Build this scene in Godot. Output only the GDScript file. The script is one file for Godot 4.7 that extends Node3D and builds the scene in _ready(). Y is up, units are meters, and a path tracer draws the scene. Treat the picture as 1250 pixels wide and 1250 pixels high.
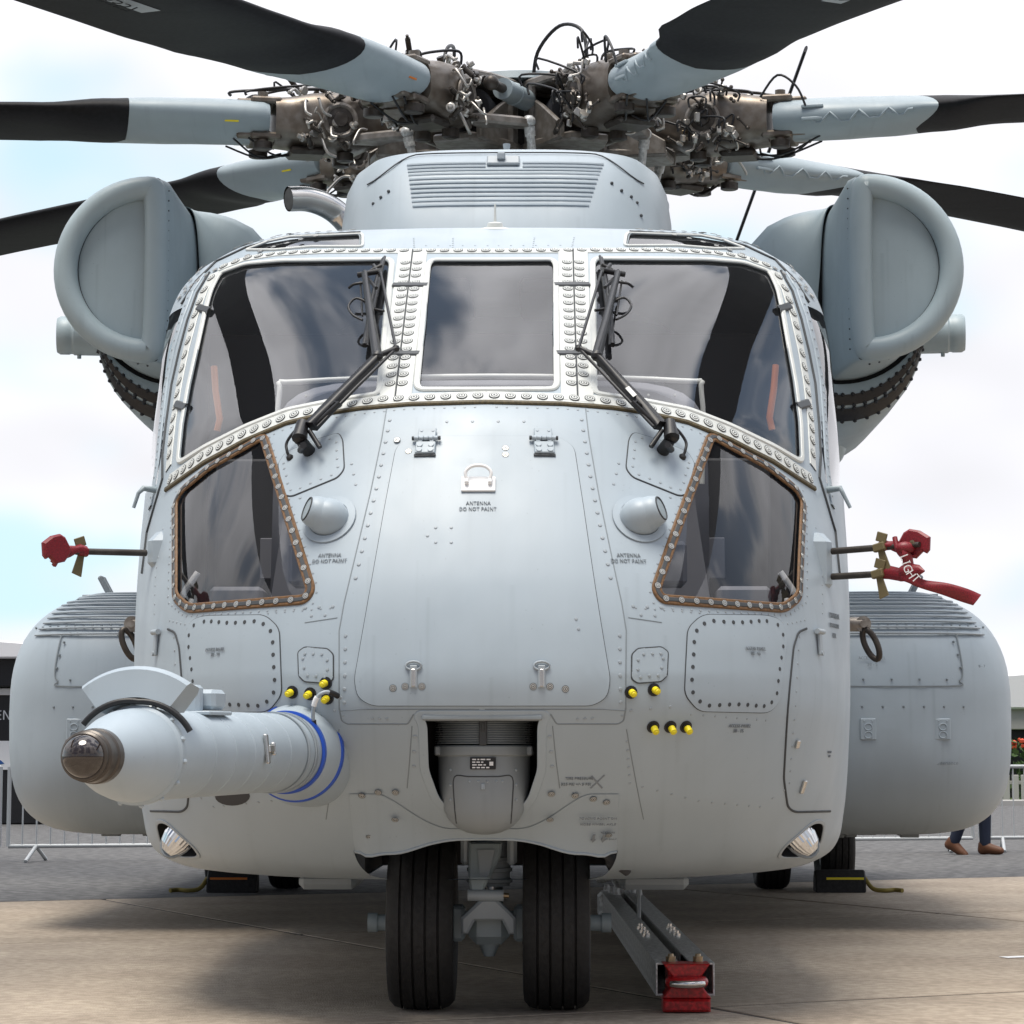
extends Node3D

# ---------------------------------------------------------------- mesh kit
class G:
	var st := SurfaceTool.new()
	func _init() -> void:
		st.begin(Mesh.PRIMITIVE_TRIANGLES)
		st.set_smooth_group(0)
	func smooth(on: bool) -> void:
		st.set_smooth_group(0 if on else -1)
	func tri(a: Vector3, b: Vector3, c: Vector3) -> void:   # counter-clockwise seen from outside
		st.add_vertex(a); st.add_vertex(c); st.add_vertex(b)
	func quad(a: Vector3, b: Vector3, c: Vector3, d: Vector3) -> void:
		tri(a, b, c); tri(a, c, d)
	func box(xf: Transform3D, size: Vector3, ch := 0.0) -> void:
		smooth(false)
		var h := size / 2.0
		ch = minf(ch, minf(h.x, minf(h.y, h.z)) * 0.95)
		if ch <= 0.0:
			ch = 0.0
		for ax in 3:
			for s in [-1.0, 1.0]:
				var u := (ax + 1) % 3
				var v := (ax + 2) % 3
				var q := []
				for k in [[-1, -1], [1, -1], [1, 1], [-1, 1]]:
					var p := Vector3()
					p[ax] = s * h[ax]; p[u] = k[0] * (h[u] - ch); p[v] = k[1] * (h[v] - ch)
					q.append(xf * p)
				if s > 0: quad(q[0], q[1], q[2], q[3])
				else: quad(q[3], q[2], q[1], q[0])
		if ch == 0.0:
			return
		for ax in 3:
			var u := (ax + 1) % 3
			var v := (ax + 2) % 3
			for su in [-1.0, 1.0]:
				for sv in [-1.0, 1.0]:
					var q := []
					for k in [[-1, 0], [1, 0], [1, 1], [-1, 1]]:
						var p := Vector3()
						p[ax] = k[0] * (h[ax] - ch)
						p[u] = su * (h[u] if k[1] == 0 else h[u] - ch)
						p[v] = sv * (h[v] - ch if k[1] == 0 else h[v])
						q.append(xf * p)
					if su * sv > 0: quad(q[3], q[2], q[1], q[0])
					else: quad(q[0], q[1], q[2], q[3])
		for sx in [-1.0, 1.0]:
			for sy in [-1.0, 1.0]:
				for sz in [-1.0, 1.0]:
					var a := xf * Vector3(sx * h.x, sy * (h.y - ch), sz * (h.z - ch))
					var b := xf * Vector3(sx * (h.x - ch), sy * h.y, sz * (h.z - ch))
					var c := xf * Vector3(sx * (h.x - ch), sy * (h.y - ch), sz * h.z)
					if sx * sy * sz > 0: tri(a, b, c)
					else: tri(a, c, b)
	func loft(rings: Array, closed := true, cap0 := true, cap1 := true, sm := true) -> void:
		var sum := 0.0
		var n: int = rings[0].size()
		for i in [0, rings.size() / 2 - 1 if rings.size() > 2 else 0]:
			var cen := Vector3()
			for p in rings[i]: cen += p
			cen /= n
			for j in (n if closed else n - 1):
				var a: Vector3 = rings[i][j]
				var b: Vector3 = rings[i][(j + 1) % n]
				var d: Vector3 = rings[i + 1][j]
				sum += (b - a).cross(d - a).dot((a + b) / 2.0 - cen)
		smooth(sm)
		for i in rings.size() - 1:
			for j in (n if closed else n - 1):
				var k := (j + 1) % n
				if sum >= 0: quad(rings[i][j], rings[i][k], rings[i + 1][k], rings[i + 1][j])
				else: quad(rings[i][j], rings[i + 1][j], rings[i + 1][k], rings[i][k])
		smooth(false)
		if closed and cap0: fan(rings[0], sum >= 0)
		if closed and cap1: fan(rings[-1], sum < 0)
		smooth(true)
	func fan(r: PackedVector3Array, flip: bool) -> void:
		var cen := Vector3()
		for p in r: cen += p
		cen /= r.size()
		for j in r.size():
			if flip: tri(cen, r[(j + 1) % r.size()], r[j])
			else: tri(cen, r[j], r[(j + 1) % r.size()])
	func cyl(a: Vector3, b: Vector3, r0: float, r1 := -1.0, n := 12, caps := true) -> void:
		lathe(Transform3D(frame(b - a), a), [Vector2(r0, 0), Vector2(r0 if r1 < 0 else r1, (b - a).length())], n, caps)
	static func frame(d: Vector3) -> Basis:      # y along d
		var y := d.normalized()
		var x := y.cross(Vector3(0.123, 0.2, 0.97) if absf(y.z) < 0.9 else Vector3(1, 0.1, 0)).normalized()
		return Basis(x, y, x.cross(y))
	func lathe(xf: Transform3D, prof: Array, n := 24, caps := true, arc := TAU) -> void:   # prof: (radius, height) along y
		var grp := 1
		var rings := []
		for p in prof:
			var r := PackedVector3Array()
			for j in n + 1:
				var t := arc * (j % n if arc == TAU else j) / n
				r.append(xf * Vector3(p.x * cos(t), p.y, -p.x * sin(t)))
			rings.append(r)
		for i in prof.size() - 1:
			if i > 0:
				var d0: Vector2 = prof[i] - prof[i - 1]
				var d1: Vector2 = prof[i + 1] - prof[i]
				if absf(d0.angle_to(d1)) > 0.6: grp += 1
			st.set_smooth_group(grp)
			for j in n:
				if prof[i].x < 1e-6: tri(rings[i][j], rings[i + 1][j + 1], rings[i + 1][j])
				elif prof[i + 1].x < 1e-6: tri(rings[i][j], rings[i][j + 1], rings[i + 1][j])
				else: quad(rings[i][j], rings[i][j + 1], rings[i + 1][j + 1], rings[i + 1][j])
		if caps and arc == TAU:
			smooth(false)
			for e in 2:
				var p: Vector2 = prof[0] if e == 0 else prof[-1]
				if p.x > 1e-6:
					var c := xf * Vector3(0, p.y, 0)
					var r: PackedVector3Array = rings[0] if e == 0 else rings[-1]
					for j in n:
						if e == 0: tri(c, r[j + 1], r[j])
						else: tri(c, r[j], r[j + 1])
		smooth(true)
	func ball(c: Vector3, r: Vector3, n := 12, b := Basis()) -> void:
		var prof := []
		for i in n / 2 + 1:
			var t := PI * i / (n / 2) - PI / 2
			prof.append(Vector2(maxf(cos(t), 0.0) if i > 0 and i < n / 2 else 0.0, sin(t)))
		lathe(Transform3D(b.scaled_local(r), c), prof, n)
	func tube(path: Array, r, n := 8, caps := true) -> void:   # r: a number or one per point
		var rings := []
		var x := Vector3()
		for i in path.size():
			var d: Vector3 = (path[mini(i + 1, path.size() - 1)] - path[maxi(i - 1, 0)]).normalized()
			if i == 0: x = frame(d).x
			x = (x - d * x.dot(d)).normalized()
			var y := d.cross(x)
			var rr: float = r[i] if r is Array else r
			var ring := PackedVector3Array()
			for j in n: ring.append(path[i] + (x * cos(TAU * j / n) + y * sin(TAU * j / n)) * rr)
			rings.append(ring)
		loft(rings, true, caps, caps)
	func torus(path: Array, r: float, n := 10) -> void:        # closed tube in one plane
		var nn := Vector3()
		for i in path.size(): nn += (path[i] as Vector3).cross(path[(i + 1) % path.size()])
		nn = nn.normalized()
		var rings := []
		for i in path.size() + 1:
			var k := i % path.size()
			var d: Vector3 = (path[(k + 1) % path.size()] - path[(k - 1 + path.size()) % path.size()]).normalized()
			var x := d.cross(nn).normalized()
			var ring := PackedVector3Array()
			for j in n: ring.append(path[k] + (x * cos(TAU * j / n) + nn * sin(TAU * j / n)) * r)
			rings.append(ring)
		loft(rings, true, false, false)
	func strip(p: Array, nrm: Array, w: float, th: float, closed := false, shift := 0.0, lift := 0.0) -> void:   # raised band along points that lie on a surface
		var rings := []
		var n := p.size()
		for i in (n + 1 if closed else n):
			var k := i % n
			var d: Vector3 = (p[(k + 1) % n if closed else mini(k + 1, n - 1)] - p[(k - 1 + n) % n if closed else maxi(k - 1, 0)]).normalized()
			var nk: Vector3 = nrm[k]
			var s := nk.cross(d).normalized()
			var c: Vector3 = p[k] + s * shift + nk * lift
			var ch := minf(th * 0.5, w * 0.2)
			rings.append(PackedVector3Array([c - s * w / 2, c - s * w / 2 + nk * (th - ch), c - s * (w / 2 - ch) + nk * th, c + s * (w / 2 - ch) + nk * th, c + s * w / 2 + nk * (th - ch), c + s * w / 2]))
		loft(rings, false, false, false, false)
	func prism(poly: PackedVector2Array, xf: Transform3D, depth: float, ch := 0.0) -> void:   # extruded along z, from -depth/2 to depth/2
		smooth(false)
		if Geometry2D.is_polygon_clockwise(poly):
			poly = poly.duplicate(); poly.reverse()
		var inner := poly
		if ch > 0.0:
			var off := Geometry2D.offset_polygon(poly, -ch, Geometry2D.JOIN_MITER)
			if off.size() == 1 and off[0].size() == poly.size():
				inner = off[0]
				if Geometry2D.is_polygon_clockwise(inner): inner.reverse()
				var best := 0
				for k in inner.size():
					if inner[k].distance_to(poly[0]) < inner[best].distance_to(poly[0]): best = k
				inner = inner.slice(best) + inner.slice(0, best)
			else:
				ch = 0.0
		var t := Geometry2D.triangulate_polygon(inner)
		for i in range(0, t.size(), 3):
			var a := inner[t[i]]; var b := inner[t[i + 1]]; var c := inner[t[i + 2]]
			if (b - a).cross(c - a) < 0:
				var x := b; b = c; c = x
			tri(xf * Vector3(a.x, a.y, depth / 2), xf * Vector3(b.x, b.y, depth / 2), xf * Vector3(c.x, c.y, depth / 2))
			tri(xf * Vector3(a.x, a.y, -depth / 2), xf * Vector3(c.x, c.y, -depth / 2), xf * Vector3(b.x, b.y, -depth / 2))
		var lv := [[inner, depth / 2], [poly, depth / 2 - ch], [poly, -depth / 2 + ch], [inner, -depth / 2]] if ch > 0.0 else [[poly, depth / 2], [poly, -depth / 2]]
		for l in lv.size() - 1:
			var n := poly.size()
			for i in n:
				var k := (i + 1) % n
				var A: Vector2 = lv[l + 1][0][i]; var B: Vector2 = lv[l + 1][0][k]; var C: Vector2 = lv[l][0][k]; var D: Vector2 = lv[l][0][i]
				quad(xf * Vector3(A.x, A.y, lv[l + 1][1]), xf * Vector3(B.x, B.y, lv[l + 1][1]), xf * Vector3(C.x, C.y, lv[l][1]), xf * Vector3(D.x, D.y, lv[l][1]))
		smooth(true)
	func mesh(m: Material) -> ArrayMesh:
		st.generate_normals()
		st.index()
		st.set_material(m)
		return st.commit()

static func at(p: Vector3, b := Basis()) -> Transform3D:
	return Transform3D(b, p)

static func curve(pts: Array, n := 6, closed := false) -> Array:     # Catmull-Rom through the points
	var out := []
	var c := pts.size()
	for i in (c if closed else c - 1):
		var p0 = pts[(i - 1 + c) % c if closed else maxi(i - 1, 0)]
		var p1 = pts[i]
		var p2 = pts[(i + 1) % c]
		var p3 = pts[(i + 2) % c if closed else mini(i + 2, c - 1)]
		for k in n:
			out.append(p1.cubic_interpolate(p2, p0, p3, float(k) / n))
	if not closed: out.append(pts[-1])
	return out

static func table(keys: Array, v: float) -> float:
	if v <= keys[0].x: return keys[0].y
	for i in keys.size() - 1:
		if v <= keys[i + 1].x:
			var a: Vector2 = keys[i]; var b: Vector2 = keys[i + 1]
			var p: Vector2 = keys[maxi(i - 1, 0)]; var q: Vector2 = keys[mini(i + 2, keys.size() - 1)]
			var h := b.x - a.x
			var s := (b.y - a.y) / h
			var m0 := (b.y - p.y) / maxf(b.x - p.x, 1e-6)
			var m1 := (q.y - a.y) / maxf(q.x - a.x, 1e-6)
			if s == 0.0: m0 = 0.0; m1 = 0.0
			else:                                    # monotone
				m0 = clampf(m0 / s, 0.0, 3.0) * s
				m1 = clampf(m1 / s, 0.0, 3.0) * s
			var t := (v - a.x) / h
			return (2 * t ** 3 - 3 * t * t + 1) * a.y + (t ** 3 - 2 * t * t + t) * h * m0 + (3 * t * t - 2 * t ** 3) * b.y + (t ** 3 - t * t) * h * m1
	return keys[-1].y

# ---------------------------------------------------------------- nodes
var rng := RandomNumberGenerator.new()
var M := {}

func part(called: String, g, m, parent: Node3D, kind := "") -> MeshInstance3D:
	var o := MeshInstance3D.new()
	o.name = called
	o.mesh = g.mesh(M[m] if m is String else m) if g is G else g
	if not g is G and m != null: o.material_override = M[m] if m is String else m
	parent.add_child(o, true)
	if kind: o.set_meta("kind", kind)
	return o

func thing(called: String, label: String, category: String, where := Vector3.ZERO, turn := 0.0, group := "") -> Node3D:
	var o := Node3D.new()
	o.name = called
	add_child(o, true)
	o.position = where
	o.rotation.y = turn
	tag(o, label, category, group)
	return o

func tag(o: Node3D, label: String, category: String, group := "") -> void:
	o.set_meta("label", label)
	o.set_meta("category", category)
	if group: o.set_meta("group", group)

func noise_tex(freq: float, lo: Color, hi: Color, seed_: int, size := 512, oct := 5, kind := FastNoiseLite.TYPE_SIMPLEX_SMOOTH) -> NoiseTexture2D:
	var n := FastNoiseLite.new()
	n.noise_type = kind
	n.frequency = freq
	n.seed = seed_
	n.fractal_octaves = oct
	var t := NoiseTexture2D.new()
	t.width = size; t.height = size
	t.seamless = true
	t.noise = n
	var r := Gradient.new()
	r.colors = PackedColorArray([lo, hi])
	r.offsets = PackedFloat32Array([0.25, 0.75])
	t.color_ramp = r
	return t

func mat(called: String, c: Color, rough := 0.5, metal := 0.0, spec := 0.5) -> StandardMaterial3D:      # c: linear base colour
	var m := StandardMaterial3D.new()
	m.resource_name = called
	m.albedo_color = c.linear_to_srgb()
	m.roughness = rough
	m.metallic = metal
	m.metallic_specular = spec
	M[called] = m
	return m

func tri_map(m: StandardMaterial3D, scale: float, albedo: Texture2D = null, rough: Texture2D = null, bump: Texture2D = null, depth := 0.1) -> void:
	m.uv1_triplanar = true
	m.uv1_world_triplanar = true
	m.uv1_scale = Vector3.ONE * scale
	if albedo: m.albedo_texture = albedo
	if rough:
		m.roughness_texture = rough
		m.roughness_texture_channel = BaseMaterial3D.TEXTURE_CHANNEL_RED
	if bump:
		m.heightmap_enabled = true
		m.heightmap_texture = bump
		m.heightmap_scale = depth

func grime() -> ImageTexture:          # faint run-down streaks, smudges and specks, light grey to white
	var n := 512
	var im := Image.create(n, n, false, Image.FORMAT_L8)
	var r := RandomNumberGenerator.new(); r.seed = 77
	var ns := FastNoiseLite.new(); ns.seed = 5; ns.frequency = 0.011; ns.fractal_octaves = 5
	var n2 := FastNoiseLite.new(); n2.seed = 6; n2.frequency = 0.03; n2.fractal_octaves = 3
	var v := PackedFloat32Array(); v.resize(n * n)
	for y in n:
		for x in n:
			var wx := sin(TAU * x / n); var wy := cos(TAU * x / n)
			var vx := sin(TAU * y / n); var vy := cos(TAU * y / n)
			v[y * n + x] = 0.965 + 0.035 * ns.get_noise_3d(wx * 90 + 40 * vx, wy * 90, vy * 90) + 0.014 * n2.get_noise_3d(wx * 80, wy * 80 + vx * 9, vy * 9)
	for i in 46:
		var x0 := r.randi() % n; var y0 := r.randi() % n
		var len := r.randi_range(40, 200); var wd := r.randf_range(1.0, 3.5); var k := r.randf_range(0.012, 0.05)
		for y in len:
			var f := k * (1.0 - float(y) / len)
			for x in range(-6, 7): v[((y0 + y) % n) * n + (x0 + x + n) % n] -= f * exp(-(x / wd) ** 2)
	for i in 120:
		var x0 := r.randi() % n; var y0 := r.randi() % n
		v[y0 * n + x0] -= r.randf_range(0.05, 0.2)
	var by := PackedByteArray(); by.resize(n * n)
	for i in n * n: by[i] = int(clampf(v[i], 0.0, 1.0) * 255.0)
	im = Image.create_from_data(n, n, false, Image.FORMAT_L8, by)
	return ImageTexture.create_from_image(im)

func materials() -> void:
	var dirt := grime()
	var mottle := noise_tex(0.012, Color(0.95, 0.95, 0.95), Color(1, 1, 1), 3)
	var fine := noise_tex(0.05, Color(0.7, 0.7, 0.7), Color(1, 1, 1), 4)
	var bumpy := noise_tex(0.004, Color.BLACK, Color.WHITE, 9, 512, 2)
	for k in [["paint", Color(0.375, 0.44, 0.492)], ["paint_dull", Color(0.34, 0.385, 0.42)], ["paint_dark", Color(0.25, 0.28, 0.30)], ["cuff", Color(0.30, 0.36, 0.39)], ["inlet", Color(0.36, 0.44, 0.475)]]:
		var p := mat(k[0], k[1], 0.5)
		tri_map(p, 0.6, dirt, noise_tex(0.02, Color(0.75, 0.75, 0.75), Color(1, 1, 1), 5, 256), bumpy, 0.16)
	mat("frame_white", Color(0.62, 0.64, 0.62), 0.45); tri_map(M.frame_white, 1.5, mottle)
	mat("sealant", Color(0.10, 0.075, 0.03), 0.6); tri_map(M.sealant, 3.0, fine)
	mat("brown_seal", Color(0.20, 0.10, 0.035), 0.5); tri_map(M.brown_seal, 3.0, fine)
	mat("seam", Color(0.045, 0.05, 0.055), 0.7)
	mat("soft_seam", Color(0.2, 0.23, 0.25), 0.6)
	mat("stencil", Color(0.20, 0.225, 0.25), 0.7)
	mat("black", Color(0.012, 0.012, 0.014), 0.45); tri_map(M.black, 2.0, fine)
	mat("blade_black", Color(0.010, 0.010, 0.012), 0.6, 0.0, 0.3); tri_map(M.blade_black, 1.0, fine, null, bumpy, 0.1)
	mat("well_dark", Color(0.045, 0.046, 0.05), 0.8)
	mat("strap_dark", Color(0.05, 0.055, 0.06), 0.5)
	mat("rubber", Color(0.017, 0.0165, 0.0165), 0.7); tri_map(M.rubber, 3.0, noise_tex(0.02, Color(0.75, 0.74, 0.73), Color(1, 1, 1), 14), null, noise_tex(0.03, Color.BLACK, Color.WHITE, 12, 256), 0.15)
	mat("titanium", Color(0.215, 0.19, 0.165), 0.40, 0.7); tri_map(M.titanium, 1.5, noise_tex(0.012, Color(0.82, 0.79, 0.76), Color(1, 1, 1), 21))
	mat("hub_dark", Color(0.075, 0.066, 0.058), 0.42, 0.5); tri_map(M.hub_dark, 2.0, noise_tex(0.012, Color(0.75, 0.72, 0.7), Color(1, 1, 1), 22))
	mat("hub_grey", Color(0.27, 0.25, 0.23), 0.42, 0.35); tri_map(M.hub_grey, 2.0, noise_tex(0.012, Color(0.8, 0.78, 0.76), Color(1, 1, 1), 23))
	mat("steel", Color(0.62, 0.6, 0.57), 0.25, 1.0)
	mat("bronze", Color(0.32, 0.24, 0.15), 0.3, 0.9)
	mat("barrier_zinc", Color(0.5, 0.52, 0.53), 0.5, 0.2)
	mat("bolt_metal", Color(0.5, 0.5, 0.48), 0.4, 0.5)
	mat("galvanised", Color(0.75, 0.76, 0.75), 0.36, 0.15); tri_map(M.galvanised, 3.0, noise_tex(0.03, Color(0.7, 0.7, 0.7), Color(1, 1, 1), 31, 512, 4, FastNoiseLite.TYPE_CELLULAR))
	mat("red_cloth", Color(0.26, 0.008, 0.018), 0.45); tri_map(M.red_cloth, 6.0, fine); M.red_cloth.rim_enabled = true; M.red_cloth.rim = 0.3
	mat("red_paint", Color(0.50, 0.010, 0.014), 0.35); tri_map(M.red_paint, 5.0, noise_tex(0.02, Color(0.7, 0.6, 0.6), Color(1, 1, 1), 41))
	mat("olive_strap", Color(0.14, 0.11, 0.05), 0.6)
	mat("white", Color(0.8, 0.8, 0.8), 0.5)
	mat("yellow", Color(0.75, 0.62, 0.01), 0.4)
	mat("orange", Color(0.6, 0.16, 0.01), 0.5)
	mat("blue_tape", Color(0.012, 0.07, 0.42), 0.35)
	mat("blue_paint", Color(0.02, 0.10, 0.32), 0.4)
	mat("probe_tip", Color(0.07, 0.06, 0.052), 0.3, 0.4)
	mat("probe_glass", Color(0.03, 0.022, 0.018), 0.06, 0.2, 0.9)
	mat("lamp_lens", Color(0.72, 0.73, 0.74), 0.08, 0.95)
	mat("interior", Color(0.03, 0.031, 0.035), 0.8)
	mat("interior_grey", Color(0.16, 0.165, 0.19), 0.7)
	mat("fitting", Color(0.42, 0.40, 0.37), 0.35, 0.7)
	mat("seat_cloth", Color(0.10, 0.105, 0.11), 0.9)
	var gl := mat("glass", Color(0.10, 0.105, 0.12), 0.0, 0.0, 1.0)
	gl.transparency = BaseMaterial3D.TRANSPARENCY_ALPHA
	gl.albedo_color.a = 0.10
	gl.clearcoat_enabled = true
	gl.clearcoat = 1.0
	gl.clearcoat_roughness = 0.0
	mat("asphalt", Color(0.13, 0.128, 0.128), 0.9); tri_map(M.asphalt, 0.35, noise_tex(0.02, Color(0.72, 0.72, 0.72), Color(1, 1, 1), 51, 1024, 6), null, noise_tex(0.15, Color.BLACK, Color.WHITE, 52, 512), 0.3)
	var cb := noise_tex(0.22, Color.BLACK, Color.WHITE, 61, 1024, 4)
	var stain := noise_tex(0.009, Color(0.91, 0.905, 0.90), Color(1.0, 1.0, 1.0), 91, 1024, 6)
	for i in 3:
		var c := mat("concrete%d" % i, [Color(0.425, 0.355, 0.278), Color(0.438, 0.366, 0.288), Color(0.412, 0.343, 0.268)][i], 0.88)
		c.detail_enabled = true
		c.detail_blend_mode = BaseMaterial3D.BLEND_MODE_MUL
		c.detail_uv_layer = BaseMaterial3D.DETAIL_UV_2
		c.detail_albedo = stain
		c.uv2_triplanar = true
		c.uv2_world_triplanar = true
		c.uv2_scale = Vector3.ONE * (0.11 + 0.02 * i)
		tri_map(c, 0.45, noise_tex(0.03, Color(0.88, 0.875, 0.87), Color(1, 1, 1), 62 + i, 1024, 8), null, cb, 0.2)
	mat("joint", Color(0.035, 0.03, 0.026), 0.9)
	mat("grass", Color(0.075, 0.13, 0.025), 0.9); tri_map(M.grass, 0.3, noise_tex(0.05, Color(0.5, 0.55, 0.4), Color(1, 1, 1), 71))
	mat("kerb", Color(0.4, 0.39, 0.37), 0.9)
	mat("tent", Color(0.8, 0.8, 0.82), 0.6)
	mat("denim", Color(0.012, 0.018, 0.04), 0.85)
	mat("jacket", Color(0.03, 0.035, 0.05), 0.85)
	mat("shoe", Color(0.12, 0.045, 0.018), 0.6)
	mat("skin", Color(0.45, 0.27, 0.19), 0.55)
	mat("hair", Color(0.04, 0.025, 0.015), 0.7)
	mat("rope", Color(0.22, 0.17, 0.04), 0.9)
	mat("flower", Color(0.5, 0.06, 0.02), 0.8)
	mat("leaf", Color(0.045, 0.09, 0.02), 0.8)

# ---------------------------------------------------------------- sky: broken bright overcast
func sky_image() -> Image:
	var w := 1024; var h := 512
	var im := Image.create(w, h, false, Image.FORMAT_RGBF)
	var n := FastNoiseLite.new(); n.seed = 7; n.frequency = 1.0; n.fractal_octaves = 6; n.fractal_gain = 0.52
	var n2 := FastNoiseLite.new(); n2.seed = 19; n2.frequency = 1.0; n2.fractal_octaves = 5
	for j in h:
		var th := PI * (j + 0.5) / h
		var y := cos(th)
		for i in w:
			var ph := TAU * (i + 0.5) / w
			var d := Vector3(sin(ph) * sin(th), y, -cos(ph) * sin(th))
			if y < -0.02:
				im.set_pixel(i, j, Color(0.30, 0.28, 0.25)); continue
			var q := Vector3(d.x, 0, d.z) / (maxf(y, 0.0) + 0.22)
			var cover := n.get_noise_3d(q.x * lerpf(1.1, 2.4, smoothstep(0.3, 0.7, y)), q.z * lerpf(1.1, 2.4, smoothstep(0.3, 0.7, y)) + 3.0, 0.0) * 1.6 + 0.52 + 0.25 * smoothstep(0.35, -0.1, y)
			var side := smoothstep(-0.12, 0.10, d.x + 0.0)                       # the right of the view is solid cloud
			var back := smoothstep(-0.35, 0.6, d.z)                  # the half behind the camera is bluer and darker
			if d.z < 0: cover += (0.24 * side - 0.13 * (1.0 - side)) * (1.0 - smoothstep(0.3, 0.7, y))
			cover = lerpf(smoothstep(0.12, 0.68, clampf(cover, 0.0, 1.0)), smoothstep(0.30, 0.80, clampf(cover, 0.0, 1.0)), maxf(back, smoothstep(0.35, 0.8, y)))
			var tone := n2.get_noise_3d(q.x * lerpf(2.0, 4.5, smoothstep(0.3, 0.7, y)), q.z * lerpf(2.0, 4.5, smoothstep(0.3, 0.7, y)), 4.0)
			var bright := 0.87 + 1.25 * smoothstep(0.15, 1.0, y) + tone * 1.1 * smoothstep(0.15, 0.8, y) + tone * 0.16 * (1.0 - smoothstep(0.15, 0.5, y))
			bright *= lerpf(1.0, 0.55, back * (1.0 - smoothstep(0.55, 0.95, y)))
			var cloud := Color(0.985, 0.985, 1.03) * bright
			var gap := Color(0.62, 0.84, 0.94).lerp(Color(0.34, 0.46, 0.66), smoothstep(0.12, 0.6, y))
			gap = gap.lerp(Color(0.10, 0.15, 0.26), back * (1.0 - smoothstep(0.5, 0.9, y)))
			im.set_pixel(i, j, gap.lerp(cloud, cover))
	return im

# ---------------------------------------------------------------- the photograph's viewpoint, used to measure where things stand
const FOCAL := 3000.0
const EYE := Vector3(0.218, 0.907, 9.0)
var eye_basis := Basis.from_euler(Vector3(atan(305.0 / 3000.0), deg_to_rad(0.84), 0))

func sight(px: float, py: float) -> Vector3:
	return eye_basis * Vector3((px - 625.0) / FOCAL, -(py - 625.0) / FOCAL, -1.0)
func on_z(px: float, py: float, z: float) -> Vector3:
	var d := sight(px, py)
	return EYE + d * ((z - EYE.z) / d.z)
func on_ground(px: float, py: float, y := 0.0) -> Vector3:
	var d := sight(px, py)
	return EYE + d * ((y - EYE.y) / d.y)

# ---------------------------------------------------------------- nose surface: for each height y a half width and a front line, joined by a superellipse in plan
const ZB := -1.3
func nx(y: float) -> float: return lerpf(2.6, 2.0, smoothstep(1.3, 2.5, y))     # blunt chin, rounder windshield
const W_KEYS := [Vector2(0.484, 1.07), Vector2(0.49, 1.16), Vector2(0.505, 1.26), Vector2(0.57, 1.365), Vector2(0.70, 1.40), Vector2(1.0, 1.417), Vector2(1.4, 1.426), Vector2(1.8, 1.434), Vector2(2.25, 1.432), Vector2(2.43, 1.424), Vector2(2.70, 1.40), Vector2(2.86, 1.354), Vector2(2.95, 1.29), Vector2(3.015, 1.207), Vector2(3.09, 1.07), Vector2(3.137, 0.89), Vector2(3.16, 0.65)]
const Z_KEYS := [Vector2(0.484, 0.06), Vector2(0.52, 0.25), Vector2(0.56, 0.36), Vector2(0.65, 0.50), Vector2(0.8, 0.68), Vector2(1.07, 0.87), Vector2(1.2, 0.89), Vector2(1.54, 0.80), Vector2(2.04, 0.52), Vector2(2.18, 0.40), Vector2(2.5, -0.01), Vector2(2.9, -0.58), Vector2(3.0, -0.76), Vector2(3.1, -1.0), Vector2(3.14, -1.15), Vector2(3.16, -1.29)]
var w_tab := PackedFloat32Array()
var z_tab := PackedFloat32Array()
const Y0 := 0.484
const Y1 := 3.16

func tab(t: PackedFloat32Array, y: float) -> float:
	var f := clampf((y - Y0) / (Y1 - Y0), 0.0, 1.0) * 1000.0
	var i := mini(int(f), 999)
	return lerpf(t[i], t[i + 1], f - i)
func nose_z(x: float, y: float) -> float:
	var s := absf(x) / tab(w_tab, y)
	if s >= 1.0 or y < Y0 or y > Y1: return -99.0
	var n := nx(y)
	return ZB + (tab(z_tab, y) - ZB) * (1.0 - s ** n) ** (1.0 / n)
func S(u: Vector2) -> Vector3:                     # u.x: angle round the nose (0 ahead, PI/2 and beyond the flank), u.y: height
	var w := tab(w_tab, u.y)
	if absf(u.x) >= PI / 2: return Vector3(signf(u.x) * w, u.y, ZB - (absf(u.x) - PI / 2))
	return Vector3(signf(u.x) * w * absf(sin(u.x)) ** (2.0 / nx(u.y)), u.y, ZB + (tab(z_tab, u.y) - ZB) * absf(cos(u.x)) ** (2.0 / nx(u.y)))
func NRM(u: Vector2) -> Vector3:
	var e := 0.012
	return (S(u + Vector2(e, 0)) - S(u - Vector2(e, 0))).cross(S(u + Vector2(0, e)) - S(u - Vector2(0, e))).normalized()
func uv_of(px: float, py: float) -> Vector2:       # where the line of sight meets the nose
	var d := sight(px, py); d /= -d.z
	var t := EYE.z - 1.25
	var last := t
	var hit := false
	while t < EYE.z - ZB - 0.002:
		var p := EYE + d * t
		if p.z < nose_z(p.x, p.y):
			hit = true; break
		last = t
		t += 0.03
	if hit:
		for i in 14:
			var m := (last + t) / 2.0
			var p := EYE + d * m
			if p.z < nose_z(p.x, p.y): t = m
			else: last = m
	var q := EYE + d * minf(t, EYE.z - ZB - 0.002)
	var y := clampf(q.y, Y0, Y1)
	var s := clampf(absf(q.x) / tab(w_tab, y), 0.0, 1.0)
	return Vector2(signf(q.x) * asin(s ** (nx(y) / 2.0)), y)
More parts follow.
